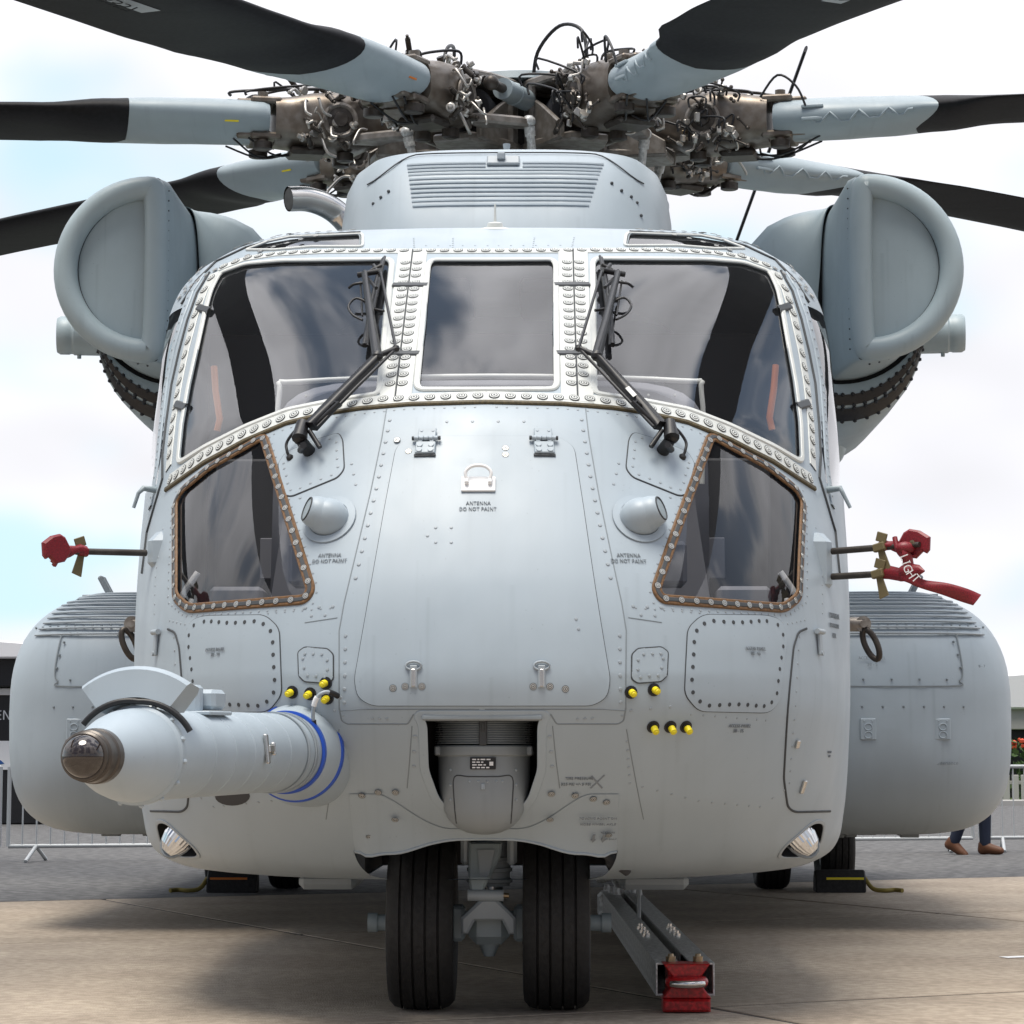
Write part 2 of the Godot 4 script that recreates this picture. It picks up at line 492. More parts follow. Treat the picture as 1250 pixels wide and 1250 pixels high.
func round_px(pts: Array, r: float, step := 9.0, closed := true) -> Array:        # [[x, y], ...] with rounded corners
	var out := []
	var n := pts.size()
	for i in n:
		var p := Vector2(pts[i][0], pts[i][1])
		if not closed and (i == 0 or i == n - 1):
			out.append(p); continue
		var a := Vector2(pts[(i - 1 + n) % n][0], pts[(i - 1 + n) % n][1])
		var b := Vector2(pts[(i + 1) % n][0], pts[(i + 1) % n][1])
		var ra := minf(r, p.distance_to(a) * 0.45)
		var rb := minf(r, p.distance_to(b) * 0.45)
		var bend := absf((p - a).angle_to(b - p))
		if bend < 0.05 or r <= 0.0:
			out.append(p); continue
		var A := p + (a - p).normalized() * ra
		var B := p + (b - p).normalized() * rb
		for k in 6:
			var t := k / 5.0
			out.append(A.lerp(p, t).lerp(p.lerp(B, t), t))
	var dense := []
	var c := out.size()
	for i in (c if closed else c - 1):
		var a: Vector2 = out[i]; var b: Vector2 = out[(i + 1) % c]
		var k := maxi(1, int(ceil(a.distance_to(b) / step)))
		for j in k: dense.append(a.lerp(b, float(j) / k))
	if not closed: dense.append(out[-1])
	return dense
func uvs(pts: Array, r := 0.0, closed := true, step := 9.0) -> Array:
	var out := []
	for p in round_px(pts, r, step, closed): out.append(uv_of(p.x, p.y))
	return out
func mir(u: Array) -> Array:
	var out := []
	for p in u: out.append(Vector2(-p.x, p.y))
	out.reverse()
	return out
func sym(u: Array) -> Array:                        # left half, from the top middle round to the bottom middle, closed by its mirror image
	var out := u.duplicate()
	var m := mir(u)
	out.append_array(m)
	return out
func centred(u: Array) -> Array:
	u[0].x = 0.0; u[-1].x = 0.0
	return u
func pts3(u: Array, lift := 0.0) -> Array:
	var out := []
	for p in u: out.append(S(p) + NRM(p) * lift)
	return out
func nrm3(u: Array) -> Array:
	var out := []
	for p in u: out.append(NRM(p))
	return out
func sheet(g: G, u: Array, off: float, wall := true, rings := 7) -> void:          # a panel that follows the nose, standing off it
	var c := Vector2()
	for p in u: c += p
	c /= u.size()
	var rr := []
	for k in rings:
		var f := float(k + 1) / rings
		var r := PackedVector3Array()
		for p in u:
			var q: Vector2 = c.lerp(p, f)
			r.append(S(q) + NRM(q) * off)
		rr.append(r)
	var cc := S(c) + NRM(c) * off
	var n := u.size()
	var up: bool = (rr[0][1] - rr[0][0]).cross(cc - rr[0][0]).dot(NRM(c)) > 0
	g.smooth(true)
	for j in n:
		var k := (j + 1) % n
		if up: g.tri(rr[0][j], rr[0][k], cc)
		else: g.tri(rr[0][k], rr[0][j], cc)
		for i in rings - 1:
			if up: g.quad(rr[i + 1][j], rr[i + 1][k], rr[i][k], rr[i][j])
			else: g.quad(rr[i + 1][k], rr[i + 1][j], rr[i][j], rr[i][k])
	if wall:
		g.smooth(false)
		for j in n:
			var k := (j + 1) % n
			var a := S(u[j]); var b := S(u[k])
			if up: g.quad(a, b, rr[-1][k], rr[-1][j])
			else: g.quad(b, a, rr[-1][j], rr[-1][k])
		g.smooth(true)
func spaced(u: Array, gap: float, closed := false) -> Array:      # points every gap metres along a line on the nose
	var out := []
	var left := gap * 0.5
	var n := u.size()
	for i in (n if closed else n - 1):
		var a: Vector2 = u[i]; var b: Vector2 = u[(i + 1) % n]
		var len := S(a).distance_to(S(b))
		var s := left
		while s < len:
			out.append(a.lerp(b, s / len))
			s += gap
		left = s - len
	return out
func inset(u: Array, d: float) -> Array:             # the same outline moved towards its middle by about d metres
	var c := Vector2()
	for p in u: c += p
	c /= u.size()
	var C := S(c)
	var out := []
	for p in u: out.append(p.lerp(c, d / maxf(S(p).distance_to(C), d * 1.5)))
	return out
func facing(u: Vector2, lift := 0.0) -> Transform3D: # z out of the surface, y up along it
	var z := NRM(u)
	var x := Vector3.UP.cross(z).normalized()
	return Transform3D(Basis(x, z.cross(x), z), S(u) + z * lift)

# rivets: hundreds of tiny heads, joined
var rivets := []
var screws := []
func screw_row(u: Array, gap: float, r: float, lift: float) -> void:
	for p in spaced(u, gap, true):
		screws.append([p, r, lift]); screws.append([Vector2(-p.x, p.y), r, lift])
func rivet_row(u: Array, gap: float, r := 0.0055, both := false, closed := false, lift := 0.0) -> void:
	for p in spaced(u, gap, closed):
		rivets.append([p, r, lift])
		if both: rivets.append([Vector2(-p.x, p.y), r, lift])

var bolt_mesh: ArrayMesh
var bolt_small: ArrayMesh
func make_bolts() -> void:
	for k in 2:
		var s := 1.0 if k == 0 else 0.62
		var g := G.new()
		g.lathe(at(Vector3(), Basis(Vector3.RIGHT, PI / 2)), [Vector2(0.0172, 0), Vector2(0.0165, 0.002), Vector2(0.0125, 0.002)].map(func(v): return v * s), 14, false)
		g.lathe(at(Vector3(), Basis(Vector3.RIGHT, PI / 2)), [Vector2(0.0094, 0.0014), Vector2(0.0088, 0.0030), Vector2(0.005, 0.0034), Vector2(0, 0.0032)].map(func(v): return v * s), 10, false)
		var m := g.mesh(M.frame_white if k == 0 else M.bolt_metal)
		var d := G.new()
		d.lathe(at(Vector3(), Basis(Vector3.RIGHT, PI / 2)), [Vector2(0.0196, 0), Vector2(0.0196, 0.001), Vector2(0.0168, 0.001)].map(func(v): return v * s), 14, false)
		d.lathe(at(Vector3(), Basis(Vector3.RIGHT, PI / 2)), [Vector2(0.013, 0.0013), Vector2(0.009, 0.0013)].map(func(v): return v * s), 14, false)
		d.lathe(at(Vector3(), Basis(Vector3.RIGHT, PI / 2)), [Vector2(0.0042, 0.0034), Vector2(0, 0.0038)].map(func(v): return v * s), 8, false)
		d.st.generate_normals(); d.st.index(); d.st.set_material(M.seam)
		d.st.commit(m)
		if k == 0: bolt_mesh = m
		else: bolt_small = m
func bolt(u: Vector2, parent: Node3D, small := false, lift := 0.006) -> void:
	var o := part("bolt", bolt_small if small else bolt_mesh, null, parent)
	o.transform = facing(u, lift)
func bolts(u: Array, gap: float, parent: Node3D, both := true, small := false, closed := false, lift := 0.006) -> void:
	for p in spaced(u, gap, closed):
		bolt(p, parent, small, lift)
		if both: bolt(Vector2(-p.x, p.y), parent, small, lift)

var font: SystemFont
func text_mesh(t: String, size: float, m: String, depth := 0.002) -> TextMesh:
	var x := TextMesh.new()
	x.text = t
	x.font = font
	x.font_size = 48
	x.pixel_size = size / 48.0
	x.depth = depth
	x.curve_step = 4.0
	x.material = M[m]
	return x
func lettering(t: String, size: float, m: String, xf: Transform3D, parent: Node3D) -> void:
	var o := MeshInstance3D.new()
	o.name = "lettering"
	o.mesh = text_mesh(t, size, m)
	o.transform = xf
	parent.add_child(o, true)
func seam(u: Array, parent_g: G, w := 0.005, closed := false, th := 0.0016) -> void:
	parent_g.strip(pts3(u), nrm3(u), w, th, closed)

# ---------------------------------------------------------------- the helicopter
var heli: Node3D
var holes := []          # outlines cut out of the nose skin

func hole(u: Array) -> void:
	for w in [u, mir(u)]:
		var p := PackedVector2Array(w)
		var r := Rect2(p[0], Vector2())
		for q in p: r = r.expand(q)
		holes.append([p, r])
func both(u: Array) -> Array:
	return [u, mir(u)]
func mx(p: Array, s: float) -> Array:
	return p.map(func(v): return Vector3(v.x * s, v.y, v.z))

func nose() -> void:
	for i in 1001:
		var y := Y0 + (Y1 - Y0) * i / 1000.0
		w_tab.append(table(W_KEYS, y))
		z_tab.append(table(Z_KEYS, y))
	make_bolts()
	var side_pane := uvs([[268, 334], [300, 322.5], [345, 318.5], [479, 317], [463, 481], [400, 491], [350, 501], [300, 521], [250, 546], [218, 566], [222, 520], [231, 470], [240, 430], [250, 383], [257, 356]], 8)
	var mid_pane := sym(centred(uvs([[598, 318], [523, 318], [508, 476], [588, 476]], 10, false)))
	var low_pane := uvs([[322, 533], [380, 720], [372, 732], [230, 743], [214, 729], [214, 615], [223, 598], [257, 570]], 7)
	var flank_pane := uvs([[229, 372], [215, 408], [207, 450], [201, 500], [197, 556], [191, 592]], 0, false)
	var low_y: float = flank_pane[-1].y
	var high_y: float = flank_pane[0].y
	for k in 12: flank_pane.append(Vector2(-1.53, lerpf(low_y + 0.02, high_y - 0.01, k / 11.0)))
	var brow_pane := uvs([[300, 306], [326, 296], [354, 290], [443, 286.5], [443, 302], [380, 302], [335, 306]], 4)
	var arch_top := uvs([[589, 1021], [520, 1022], [470, 1027], [434, 1038]], 6, false)
	arch_top[0].x = 0.0
	var arch := arch_top.duplicate()
	arch.append(Vector2(arch_top[-1].x, Y0 - 0.01)); arch.append(Vector2(0, Y0 - 0.01))
	var pocket := sym(centred(uvs([[585, 872], [509, 872], [516, 884], [518, 940], [531, 975], [555, 1001], [586, 1009]], 8, false)))
	var lamp := uvs([[190, 1003], [201, 1002], [238, 1035], [245, 1047], [218, 1047], [196, 1030]], 9, true, 4)
	for h in [side_pane, low_pane, flank_pane, brow_pane, lamp, arch]: hole(h)
	hole(mid_pane); hole(pocket)

	# the skin of the nose, one sheet with its openings
	var g := G.new()
	var ys := []
	for i in 250:
		var f := i / 249.0
		ys.append(Y0 + (Y1 - Y0) * clampf(f + 0.045 * sin(TAU * f) * -1.0, 0.0, 1.0))
	var nc := 300
	var grid := []
	for y in ys:
		var r := PackedVector3Array()
		for j in nc + 1: r.append(S(Vector2(-PI / 2 + PI * j / nc, y)))
		grid.append(r)
	for i in 249:
		for j in nc:
			var c := Vector2(-PI / 2 + PI * (j + 0.5) / nc, (ys[i] + ys[i + 1]) / 2)
			var open := false
			for h in holes:
				if h[1].has_point(c) and Geometry2D.is_point_in_polygon(c, h[0]):
					open = true; break
			if not open: g.quad(grid[i][j], grid[i][j + 1], grid[i + 1][j + 1], grid[i + 1][j])
	var top := PackedVector3Array()
	for j in range(0, nc + 1, 4): top.append(grid[249][j])
	g.smooth(false)
	g.fan(top, false)
	for j in range(0, nc, 2):
		var q := []
		for k in [j, j + 2]:
			var p: Vector3 = grid[0][k]
			q.append(p)
			q.append(Vector3(clampf(p.x, -0.46, 0.46), Y0, minf(p.z - 0.02, -0.1) if absf(p.x) > 0.46 else minf(p.z - 0.02, 0.0)))
		g.quad(q[0], q[1], q[3], q[2])
	part("nose_skin", g, "paint", heli)

	# glazing: each pane with its frame
	var gi := 0
	for e in [["windshield_pane", side_pane, true], ["windshield_pane", mid_pane, false], ["chin_window", low_pane, true], ["cockpit_side_window", flank_pane, true], ["roof_window", brow_pane, true]]:
		for u in (both(e[1]) if e[2] else [e[1]]):
			g = G.new()
			sheet(g, u, -0.006, false, 12)
			var pane := part(e[0], g, "glass", heli)
			g = G.new()
			if e[0] == "chin_window":
				g.strip(pts3(u), nrm3(u), 0.036, 0.007, true)
				part("window_seal", g, "brown_seal", pane)
				g = G.new()
				g.strip(pts3(u), nrm3(u), 0.018, 0.0092, true)
				part("window_gasket", g, "strap_dark", pane)
				for p in spaced(u, 0.058, true): bolt(p, pane, true, 0.0088)
			elif e[0] != "cockpit_side_window":
				g.strip(pts3(u), nrm3(u), (0.012 if e[0] == "roof_window" else 0.024) if e[0] != "cockpit_side_window" else 0.014, 0.009, true)
				part("window_frame", g, "frame_white" if e[0] != "cockpit_side_window" else "paint", pane)
				g = G.new()
				var inner := inset(u, 0.011)
				g.strip(pts3(inner), nrm3(inner), 0.006, 0.006, true)
				part("window_gasket", g, "soft_seam", pane)

	# white surround of the windshield with its bolts
	var bottom_band := centred(uvs([[588, 484], [500, 487], [465, 488.5], [410, 497], [352, 508.5], [300, 529], [250, 555], [206, 588]], 0, false))
	bottom_band[-1] = uv_of(206, 588)
	var bead := uvs([[588, 491.5], [500, 494], [440, 499], [400, 505], [350, 517], [300, 538], [250, 565], [203, 598]], 0, false)
	bead[0].x = 0
	var top_band := uvs([[598, 307], [500, 307], [400, 307], [340, 310], [300, 316], [268, 328]], 0, false)
	top_band[0].x = 0
	var post := uvs([[504, 306], [482, 491]], 0, false, true)
	var edge := uvs([[262, 334], [248, 358], [237, 390], [227, 430], [219, 470], [211, 520], [206, 572]], 0, false)
	g = G.new()
	for s in [1, 0]:
		for e in [[bottom_band, 0.062], [top_band, 0.05], [post, 0.118], [edge, 0.05]]:
			var u: Array = e[0] if s else mir(e[0])
			g.strip(pts3(u), nrm3(u), e[1], 0.004 if e[0] != post else 0.0045)
	var surround := part("windshield_surround", g, "frame_white", heli)
	g = G.new()
	for u in both(bead):
		g = G.new(); g.strip(pts3(u), nrm3(u), 0.020, 0.009)
		part("sealant_bead", g, "sealant", heli)
	for u in both(post):
		g = G.new(); seam(u, g, 0.006, false, 0.0075)
		part("frame_joint", g, "seam", heli)
	var door_line := uvs([[256, 333], [241, 358], [229, 392], [219, 430], [210, 470], [203, 520], [199, 556], [199, 585], [190, 615], [180, 650], [174, 700]], 0, false)
	for u in both(door_line):
		g = G.new(); seam(u, g, 0.010, false, 0.007)
		part("frame_joint", g, "seam", heli)
	var rail := uvs([[440, 284.5], [350, 290], [300, 303], [264, 320], [240, 344], [222, 372]], 0, false)
	for u in both(rail):
		g = G.new(); seam(u, g, 0.012, false, 0.008)
		part("roof_rail", g, "seam", heli)
	bolts(uvs([[438, 281.5], [350, 287], [298, 300], [258, 318], [234, 342], [217, 368]], 0, false), 0.05, surround, true, true, 0.002)
	bolts(bottom_band, 0.057, surround)
	bolts(top_band, 0.055, surround)
	bolts(edge, 0.075, surround)
	for dx in [-7.5, 7.5]:
		var col := uvs([[503 + dx, 318], [483 + dx, 478]], 0, false)
		bolts(col, 0.064, surround)
	g = G.new()
	for e in [[[480, 349.5], [522, 349.5]], [[470, 433], [512, 433]]]:
		for u in both(uvs(e, 0, false)):
			g = G.new(); g.strip(pts3(u), nrm3(u), 0.034, 0.0115)
			part("dark_strap", g, "strap_dark", surround)
	for e in [[[243, 376], [256, 380]], [[216, 494], [228, 498]]]:
		for u in both(uvs(e, 0, false, 2)):
			g = G.new(); g.strip(pts3(u), nrm3(u), 0.034, 0.0115)
			part("dark_strap", g, "strap_dark", surround)
	# door-edge strip outside the windshield
	g = G.new()
	var outer := uvs([[247, 335], [233, 358], [221, 392], [211, 430], [203, 470], [197, 520], [192, 570], [184, 620]], 0, false)
	for u in both(outer):
		g = G.new(); g.strip(pts3(u), nrm3(u), 0.045, 0.006)
		part("door_edge", g, "paint", heli)
	rivet_row(outer, 0.045, 0.008, true, false, 0.006)

	# radome hatch in the middle of the nose
	var hatch := sym(centred(uvs([[588, 533], [505, 533], [484, 546], [470, 620], [433, 830], [437, 851], [454, 861], [585, 861]], 9, false)))
	g = G.new(); sheet(g, hatch, 0.005, true, 10)
	var ho := part("nose_hatch", g, "paint", heli)
	g = G.new(); g.strip(pts3(hatch), nrm3(hatch), 0.0055, 0.003, true)
	part("hatch_gap", g, "seam", ho)
	for u in [uv_of(521, 540), Vector2(-uv_of(521, 540).x, uv_of(521, 540).y)]:
		var f := facing(u, 0.006)
		g = G.new()
		g.box(f * at(Vector3(0, 0.030, 0.004)), Vector3(0.062, 0.05, 0.008), 0.002)
		g.box(f * at(Vector3(0, -0.034, 0.006)), Vector3(0.070, 0.052, 0.012), 0.003)
		for k in [-0.02, 0.02]:
			g.cyl(f * Vector3(k, -0.025, 0.01), f * Vector3(k, -0.025, 0.016), 0.011, 0.010, 10)
			g.cyl(f * Vector3(k, -0.047, 0.01), f * Vector3(k, -0.047, 0.016), 0.011, 0.010, 10)
			g.box(f * at(Vector3(k, -0.004, 0.008)), Vector3(0.016, 0.03, 0.008), 0.002)
			g.cyl(f * Vector3(k, 0.042, 0.006), f * Vector3(k, 0.042, 0.010), 0.006, 0.005, 8)
		for k in 5: g.cyl(f * Vector3(-0.042 + k * 0.017, 0.004, 0.012), f * Vector3(-0.027 + k * 0.017, 0.004, 0.012), 0.0085, 0.0085, 10)
		var hi := part("hinge", g, "paint", ho)
		g = G.new()
		g.box(f * at(Vector3(0, -0.064, 0.002)), Vector3(0.076, 0.010, 0.006), 0.001)
		for sx in [-1, 1]:
			g.cyl(f * Vector3(sx * 0.043, 0.004, 0.012), f * Vector3(sx * 0.050, 0.004, 0.012), 0.008, 0.008, 8)
		part("hinge_pin", g, "seam", hi, "stuff")
	var hf := facing(uv_of(584, 593), 0.006)
	g = G.new()
	g.box(hf * at(Vector3(0, 0, 0.004)), Vector3(0.118, 0.062, 0.008), 0.002)
	for sx in [-1, 1]: g.box(hf * at(Vector3(sx * 0.04, 0.004, 0.014)), Vector3(0.014, 0.02, 0.02), 0.003)
	g.tube(curve([Vector3(-0.04, 0.008, 0.018), Vector3(-0.043, 0.034, 0.03), Vector3(-0.02, 0.053, 0.036), Vector3(0.02, 0.053, 0.036), Vector3(0.043, 0.034, 0.03), Vector3(0.04, 0.008, 0.018)], 5).map(func(v): return hf * v), 0.006, 8)
	part("hatch_handle", g, "white", ho)
	for px in [505, 661]:
		var f := facing(uv_of(px, 826), 0.005)
		g = G.new()
		g.box(f * at(Vector3(0, 0, 0.003)), Vector3(0.026, 0.076, 0.006), 0.003)
		g.torus(range(12).map(func(k): return f * Vector3(0.026 * cos(TAU * k / 12), 0.036 + 0.014 * sin(TAU * k / 12), 0.002)), 0.004, 6)
		var la := part("hatch_latch", g, "paint_dull", ho)
		g = G.new()
		g.box(f * at(Vector3(0, -0.004, 0.0065)), Vector3(0.014, 0.058, 0.005), 0.002)
		part("latch_lever", g, "steel", la)
		for sx in [-0.017, 0.017]: bolt(uv_of(px + sx * 600, 838), ho, true, 0.005)
	for e in [[485, 538], [499, 552], [617, 548], [617, 556], [480, 840], [690, 841]]: bolt(uv_of(e[0], e[1]), ho, true, 0.005)
	for e in [[532, 645], [551, 645], [532, 663], [551, 663], [703, 756], [706, 768], [522, 655]]: rivets.append([uv_of(e[0], e[1]), 0.007, 0.005])

	# seams, rivet lines and small panels
	g = G.new()
	var col := uvs([[472, 499], [466, 535], [452, 602], [420, 736], [414, 770], [414, 866]], 0, false)
	for u in both(col):
		g = G.new(); seam(u, g, 0.004)
		part("panel_seam", g, "soft_seam", heli)
	var bar := uvs([[414, 864], [417, 880], [424, 884], [498, 884], [505, 872]], 3, false)
	for u in both(bar):
		g = G.new(); seam(u, g, 0.005)
		part("panel_seam", g, "soft_seam", heli)
	for e in [[[414, 868], [440, 866], [585, 866]], [[503, 886], [500, 930], [497, 962]], [[372, 760], [412, 754]], [[414, 890], [404, 960], [398, 1000]]]:
		for u in both(uvs(e, 0, false)):
			g = G.new(); seam(u, g, 0.003)
			part("panel_seam", g, "soft_seam", heli)
	for r in [[[[477, 507], [462, 585], [432, 715]], 0.052, 0.009], [[[422, 768], [420, 858]], 0.045, 0.008], [[[424, 874], [412, 874]], 0.03, 0.006], [[[450, 877], [475, 878]], 0.025, 0.007], [[[586, 497], [500, 499], [440, 505], [400, 511], [350, 523], [300, 545], [250, 572], [210, 604]], 0.036, 0.0055], [[[414, 900], [412, 960]], 0.035, 0.006], [[[508, 890], [506, 905], [505, 945]], 0.06, 0.009], [[[210, 615], [206, 700], [205, 735], [225, 752], [380, 742]], 0.036, 0.006], [[[328, 530], [388, 718], [380, 742]], 0.04, 0.0055], [[[205, 757], [225, 762], [330, 748], [405, 742]], 0.034, 0.005], [[[365, 742], [412, 740]], 0.05, 0.008], [[[372, 752], [412, 750]], 0.05, 0.007], [[[200, 640], [190, 700], [188, 760]], 0.04, 0.005], [[[350, 862], [412, 868]], 0.07, 0.007], [[[245, 880], [340, 872]], 0.05, 0.005], [[[212, 770], [216, 860], [226, 960]], 0.05, 0.006], [[[226, 960], [260, 985], [330, 978], [400, 960]], 0.06, 0.006], [[[365, 612], [372, 590]], 0.03, 0.007], [[[428, 560], [436, 600]], 0.05, 0.007], [[[530, 515], [620, 514]], 0.09, 0.007], [[[498, 300], [520, 300], [598, 300]], 0.05, 0.005], [[[505, 290], [506, 303]], 0.03, 0.005], [[[553, 290], [553, 303]], 0.03, 0.005]]:
		rivet_row(uvs(r[0], 0, false), r[1], r[2], true)
	var panels := [
		["access_panel", [[250, 752], [324, 751], [341, 767], [344, 848], [328, 868], [246, 870], [234, 856], [226, 776], [234, 757]], 9, 0.004, 0.033],
		["access_panel", [[364, 796], [372, 790], [400, 792], [407, 799], [407, 829], [400, 834], [372, 832], [365, 825]], 3, 0.003, 0.032],
		["wiper_base_panel", [[340, 567], [349, 553], [384, 538], [413, 529], [418, 537], [420, 573], [412, 583], [356, 606], [348, 604]], 5, 0.004, 0.040]]
	for p in panels:
		var u := uvs(p[1], p[2], true, 6)
		for w in both(u):
			g = G.new(); sheet(g, w, p[3], true, 7)
			var o := part(p[0], g, "paint", heli)
			g = G.new(); g.strip(pts3(w), nrm3(w), 0.0055 if p[0] != "wiper_base_panel" else 0.008, 0.003, true)
			part("panel_gap", g, "seam", o)
		if p[2] > 5: screw_row(inset(u, 0.026), 0.043, 0.0075, 0.0042)
		else: rivet_row(inset(u, 0.022), p[4], 0.0065, true, true, 0.004)
	# crew door low on the flank and its hinges
	var door := uvs([[205, 768], [214, 772], [219, 790], [232, 950], [229, 985], [222, 991], [184, 990]], 5, false)
	g = G.new()
	for u in both(door):
		g = G.new(); seam(u, g, 0.008, false, 0.004)
		part("door_gap", g, "seam", heli)
	for u in both([uv_of(193, 778)]):
		var f := facing(u[0], 0.002)
		g = G.new()
		g.box(f * at(Vector3(0, -0.025, 0.006)), Vector3(0.030, 0.085, 0.010), 0.003)
		g.cyl(f * Vector3(-0.032, 0.018, 0.01), f * Vector3(0.032, 0.018, 0.01), 0.010, 0.010, 10)
		g.cyl(f * Vector3(0, -0.06, 0.008), f * Vector3(0, -0.06, 0.016), 0.009, 0.009, 8)
		part("door_hinge", g, "paint_dull", heli)
	for e in [[972, 908], [979, 960]]:
		var f := facing(uv_of(e[0], e[1]), 0.002)
		g = G.new()
		g.box(f * at(Vector3(0, 0, 0.004)), Vector3(0.02, 0.05 if e[1] > 950 else 0.03, 0.012), 0.003)
		part("door_latch", g, "steel", heli)

	# sensor bulges
	for u in both([uv_of(402, 634)]):
		var f := facing(u[0])
		var s := signf(u[0].x)
		g = G.new()
		g.lathe(f * at(Vector3(), Basis(Vector3.RIGHT, PI / 2)), [Vector2(0.098, 0.0), Vector2(0.097, 0.004), Vector2(0.072, 0.006)], 30, false)
		g.ball(f * Vector3(0, 0, 0.0), Vector3(0.075, 0.068, 0.085), 18, f.basis)
		var ax := (f.basis * Vector3(s * 0.70, -0.02, 0.70)).normalized()
		var c := f * Vector3(s * 0.005, 0, 0.018)
		g.lathe(Transform3D(G.frame(ax), c), [Vector2(0.062, 0), Vector2(0.056, 0.045), Vector2(0.048, 0.068), Vector2(0.044, 0.071)], 22, true)
		var o := part("warning_sensor", g, "paint", heli)
		g = G.new()
		g.torus(range(20).map(func(k): return c + G.frame(ax) * Vector3(0.041 * cos(TAU * k / 20), 0.072, 0.041 * sin(TAU * k / 20))), 0.0035, 6)
		part("sensor_rim", g, "seam", o)
		g = G.new()
		g.lathe(Transform3D(G.frame(ax), c), [Vector2(0.039, 0.0715), Vector2(0.030, 0.073), Vector2(0, 0.074)], 18, false)
		part("sensor_window", g, "cuff", o)

	# yellow-capped receptacles
	for e in [[357, 846], [379, 848], [398, 835], [400, 853], [770, 846], [798, 843], [797, 888], [818, 888], [837, 888]]:
		var f := facing(uv_of(e[0], e[1] - 1))
		g = G.new()
		g.lathe(f * at(Vector3(), Basis(Vector3.RIGHT, PI / 2)), [Vector2(0.022, 0), Vector2(0.022, 0.004), Vector2(0.016, 0.005), Vector2(0.016, 0.012)], 16, true)
		var o := part("receptacle", g, "black", heli)
		g = G.new()
		g.cyl(f * Vector3(0, 0, 0.012), f * Vector3(0, -0.004, 0.034), 0.0125, 0.0115, 12)
		g.cyl(f * Vector3(0, -0.004, 0.034), f * Vector3(0, -0.0042, 0.038), 0.0095, 0.005, 10)
		part("yellow_cap", g, "yellow", o)

	g = G.new()
	var dr := []
	for k in 20: dr.append([284 + 21 * cos(TAU * k / 20), 972 + 11 * sin(TAU * k / 20)])
	sheet(g, uvs(dr, 0, true, 40), 0.0025, true, 3)
	part("painted_hole_shade", g, "well_dark", heli)  # no hole cut: a dark disc on the skin paints the shade inside one
	# stencils
	for e in [[584, 615.5, "ANTENNA", 0.019], [583, 622.5, "DO NOT PAINT", 0.019], [403, 678, "ANTENNA", 0.019], [402, 685, "DO NOT PAINT", 0.019], [767, 678, "ANTENNA", 0.019], [767, 685, "DO NOT PAINT", 0.019], [903, 886, "ACCESS PANEL", 0.016], [901, 892, "3B - 15", 0.016], [921, 792, "ACCESS PANEL", 0.016], [921, 798, "3B - 16", 0.016], [264, 793, "ACCESS PANEL", 0.016], [264, 799, "3B - 14", 0.016], [707, 950, "TIRE PRESSURE", 0.014], [703, 957, "325 PSI +/- 5 PSI", 0.014], [729, 993, "TOWING POINT ON", 0.015], [729, 1000, "NOSE WHEEL AXLE", 0.015], [232, 768, "ACCESS", 0.012], [234, 774, "3B-14", 0.012], [1018, 752, "EXIT RELEASE", 0.026], [1018, 764, "TURN HANDLE", 0.022], [1018, 776, "PULL", 0.024], [741, 1010, "FORWARD", 0.011], [742, 1018, "TOW ONLY", 0.011], [1012, 918, "GROUND", 0.012], [1012, 923, "HERE", 0.012]]:
		var u := uv_of(e[0], e[1])
		lettering(e[2], e[3], "stencil", facing(u, 0.0022 + (0.005 if e[0] > 460 and e[0] < 710 and e[1] < 850 else 0.0) + (0.004 if e[1] > 780 and e[1] < 800 else 0.0) + (0.02 if e[1] > 985 and e[1] < 1020 else 0.0)), heli)
	g = G.new()
	for e in [[[722, 947], [735, 962]], [[738, 946], [721, 962]]]:
		var u := uvs(e, 0, false)
		g.strip(pts3(u), nrm3(u), 0.006, 0.002)
	part("cross_mark", g, "stencil", heli)

	# wheel well fairing: a skirt that flares out over the nose wheels
	g = G.new()
	var lip := []
	var half := arch_top.duplicate(); half.reverse()
	for p in half: lip.append(p)
	var other := mir(half)
	for i in range(1, other.size()): lip.append(other[i])
	var rows := []
	for v in 9:
		var t := v / 8.0
		var r := PackedVector3Array()
		for i in lip.size():
			var p: Vector2 = lip[i]
			var k := absf(p.x) / absf(lip[0].x)
			var y_top := lerpf(p.y + 0.03, 0.80, smoothstep(0.15, 0.75, k))
			var u := Vector2(p.x * lerpf(0.985, 1.0, t), lerpf(y_top, p.y - 0.006, t))
			r.append(S(u) + NRM(u) * (0.003 + 0.045 * t * t * smoothstep(0.1, 0.6, k) * (1.0 - 0.8 * smoothstep(0.82, 1.0, k))) + Vector3(0, 0.012 * t * smoothstep(0.5, 1.0, k), 0))
		rows.append(r)
	g.loft(rows, false)
	for e in [0, -1]:
		g.smooth(false)
		for v in 8:
			var a: Vector3 = rows[v][e]; var b: Vector3 = rows[v + 1][e]
			g.quad(a, b, b + Vector3(signf(b.x) * 0.02, 0, -0.11), a + Vector3(signf(a.x) * 0.008, 0, -0.05))
	var fair := part("wheel_well_fairing", g, "paint", heli)
	g = G.new()
	g.tube(Array(rows[8]), 0.006, 6)
	part("fairing_lip", g, "paint", fair)
	for p in [[483, 995], [452, 1016], [671, 995], [742, 1014]]: bolt(uv_of(p[0], p[1]), fair, true, 0.02)
	for p in [[483, 966], [462, 966], [442, 970], [673, 968], [702, 970], [724, 974], [740, 978]]: bolt(uv_of(p[0], p[1]), fair, true, 0.006)
	g = G.new()
	for i in 2:
		var s: Vector3 = facing(uv_of(723 + i * 12, 1014)) * Vector3(0, 0, 0.034)
		var f := facing(uv_of(723 + i * 12, 1014), 0.034)
		g.box(f * at(Vector3(0, 0.01, 0)), Vector3(0.008, 0.03, 0.002))
		g.prism(PackedVector2Array([Vector2(-0.009, -0.005), Vector2(0.009, -0.005), Vector2(0, -0.022)]), f, 0.002)
	part("tow_arrow", g, "stencil", fair)
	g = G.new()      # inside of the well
	var wx := 0.46
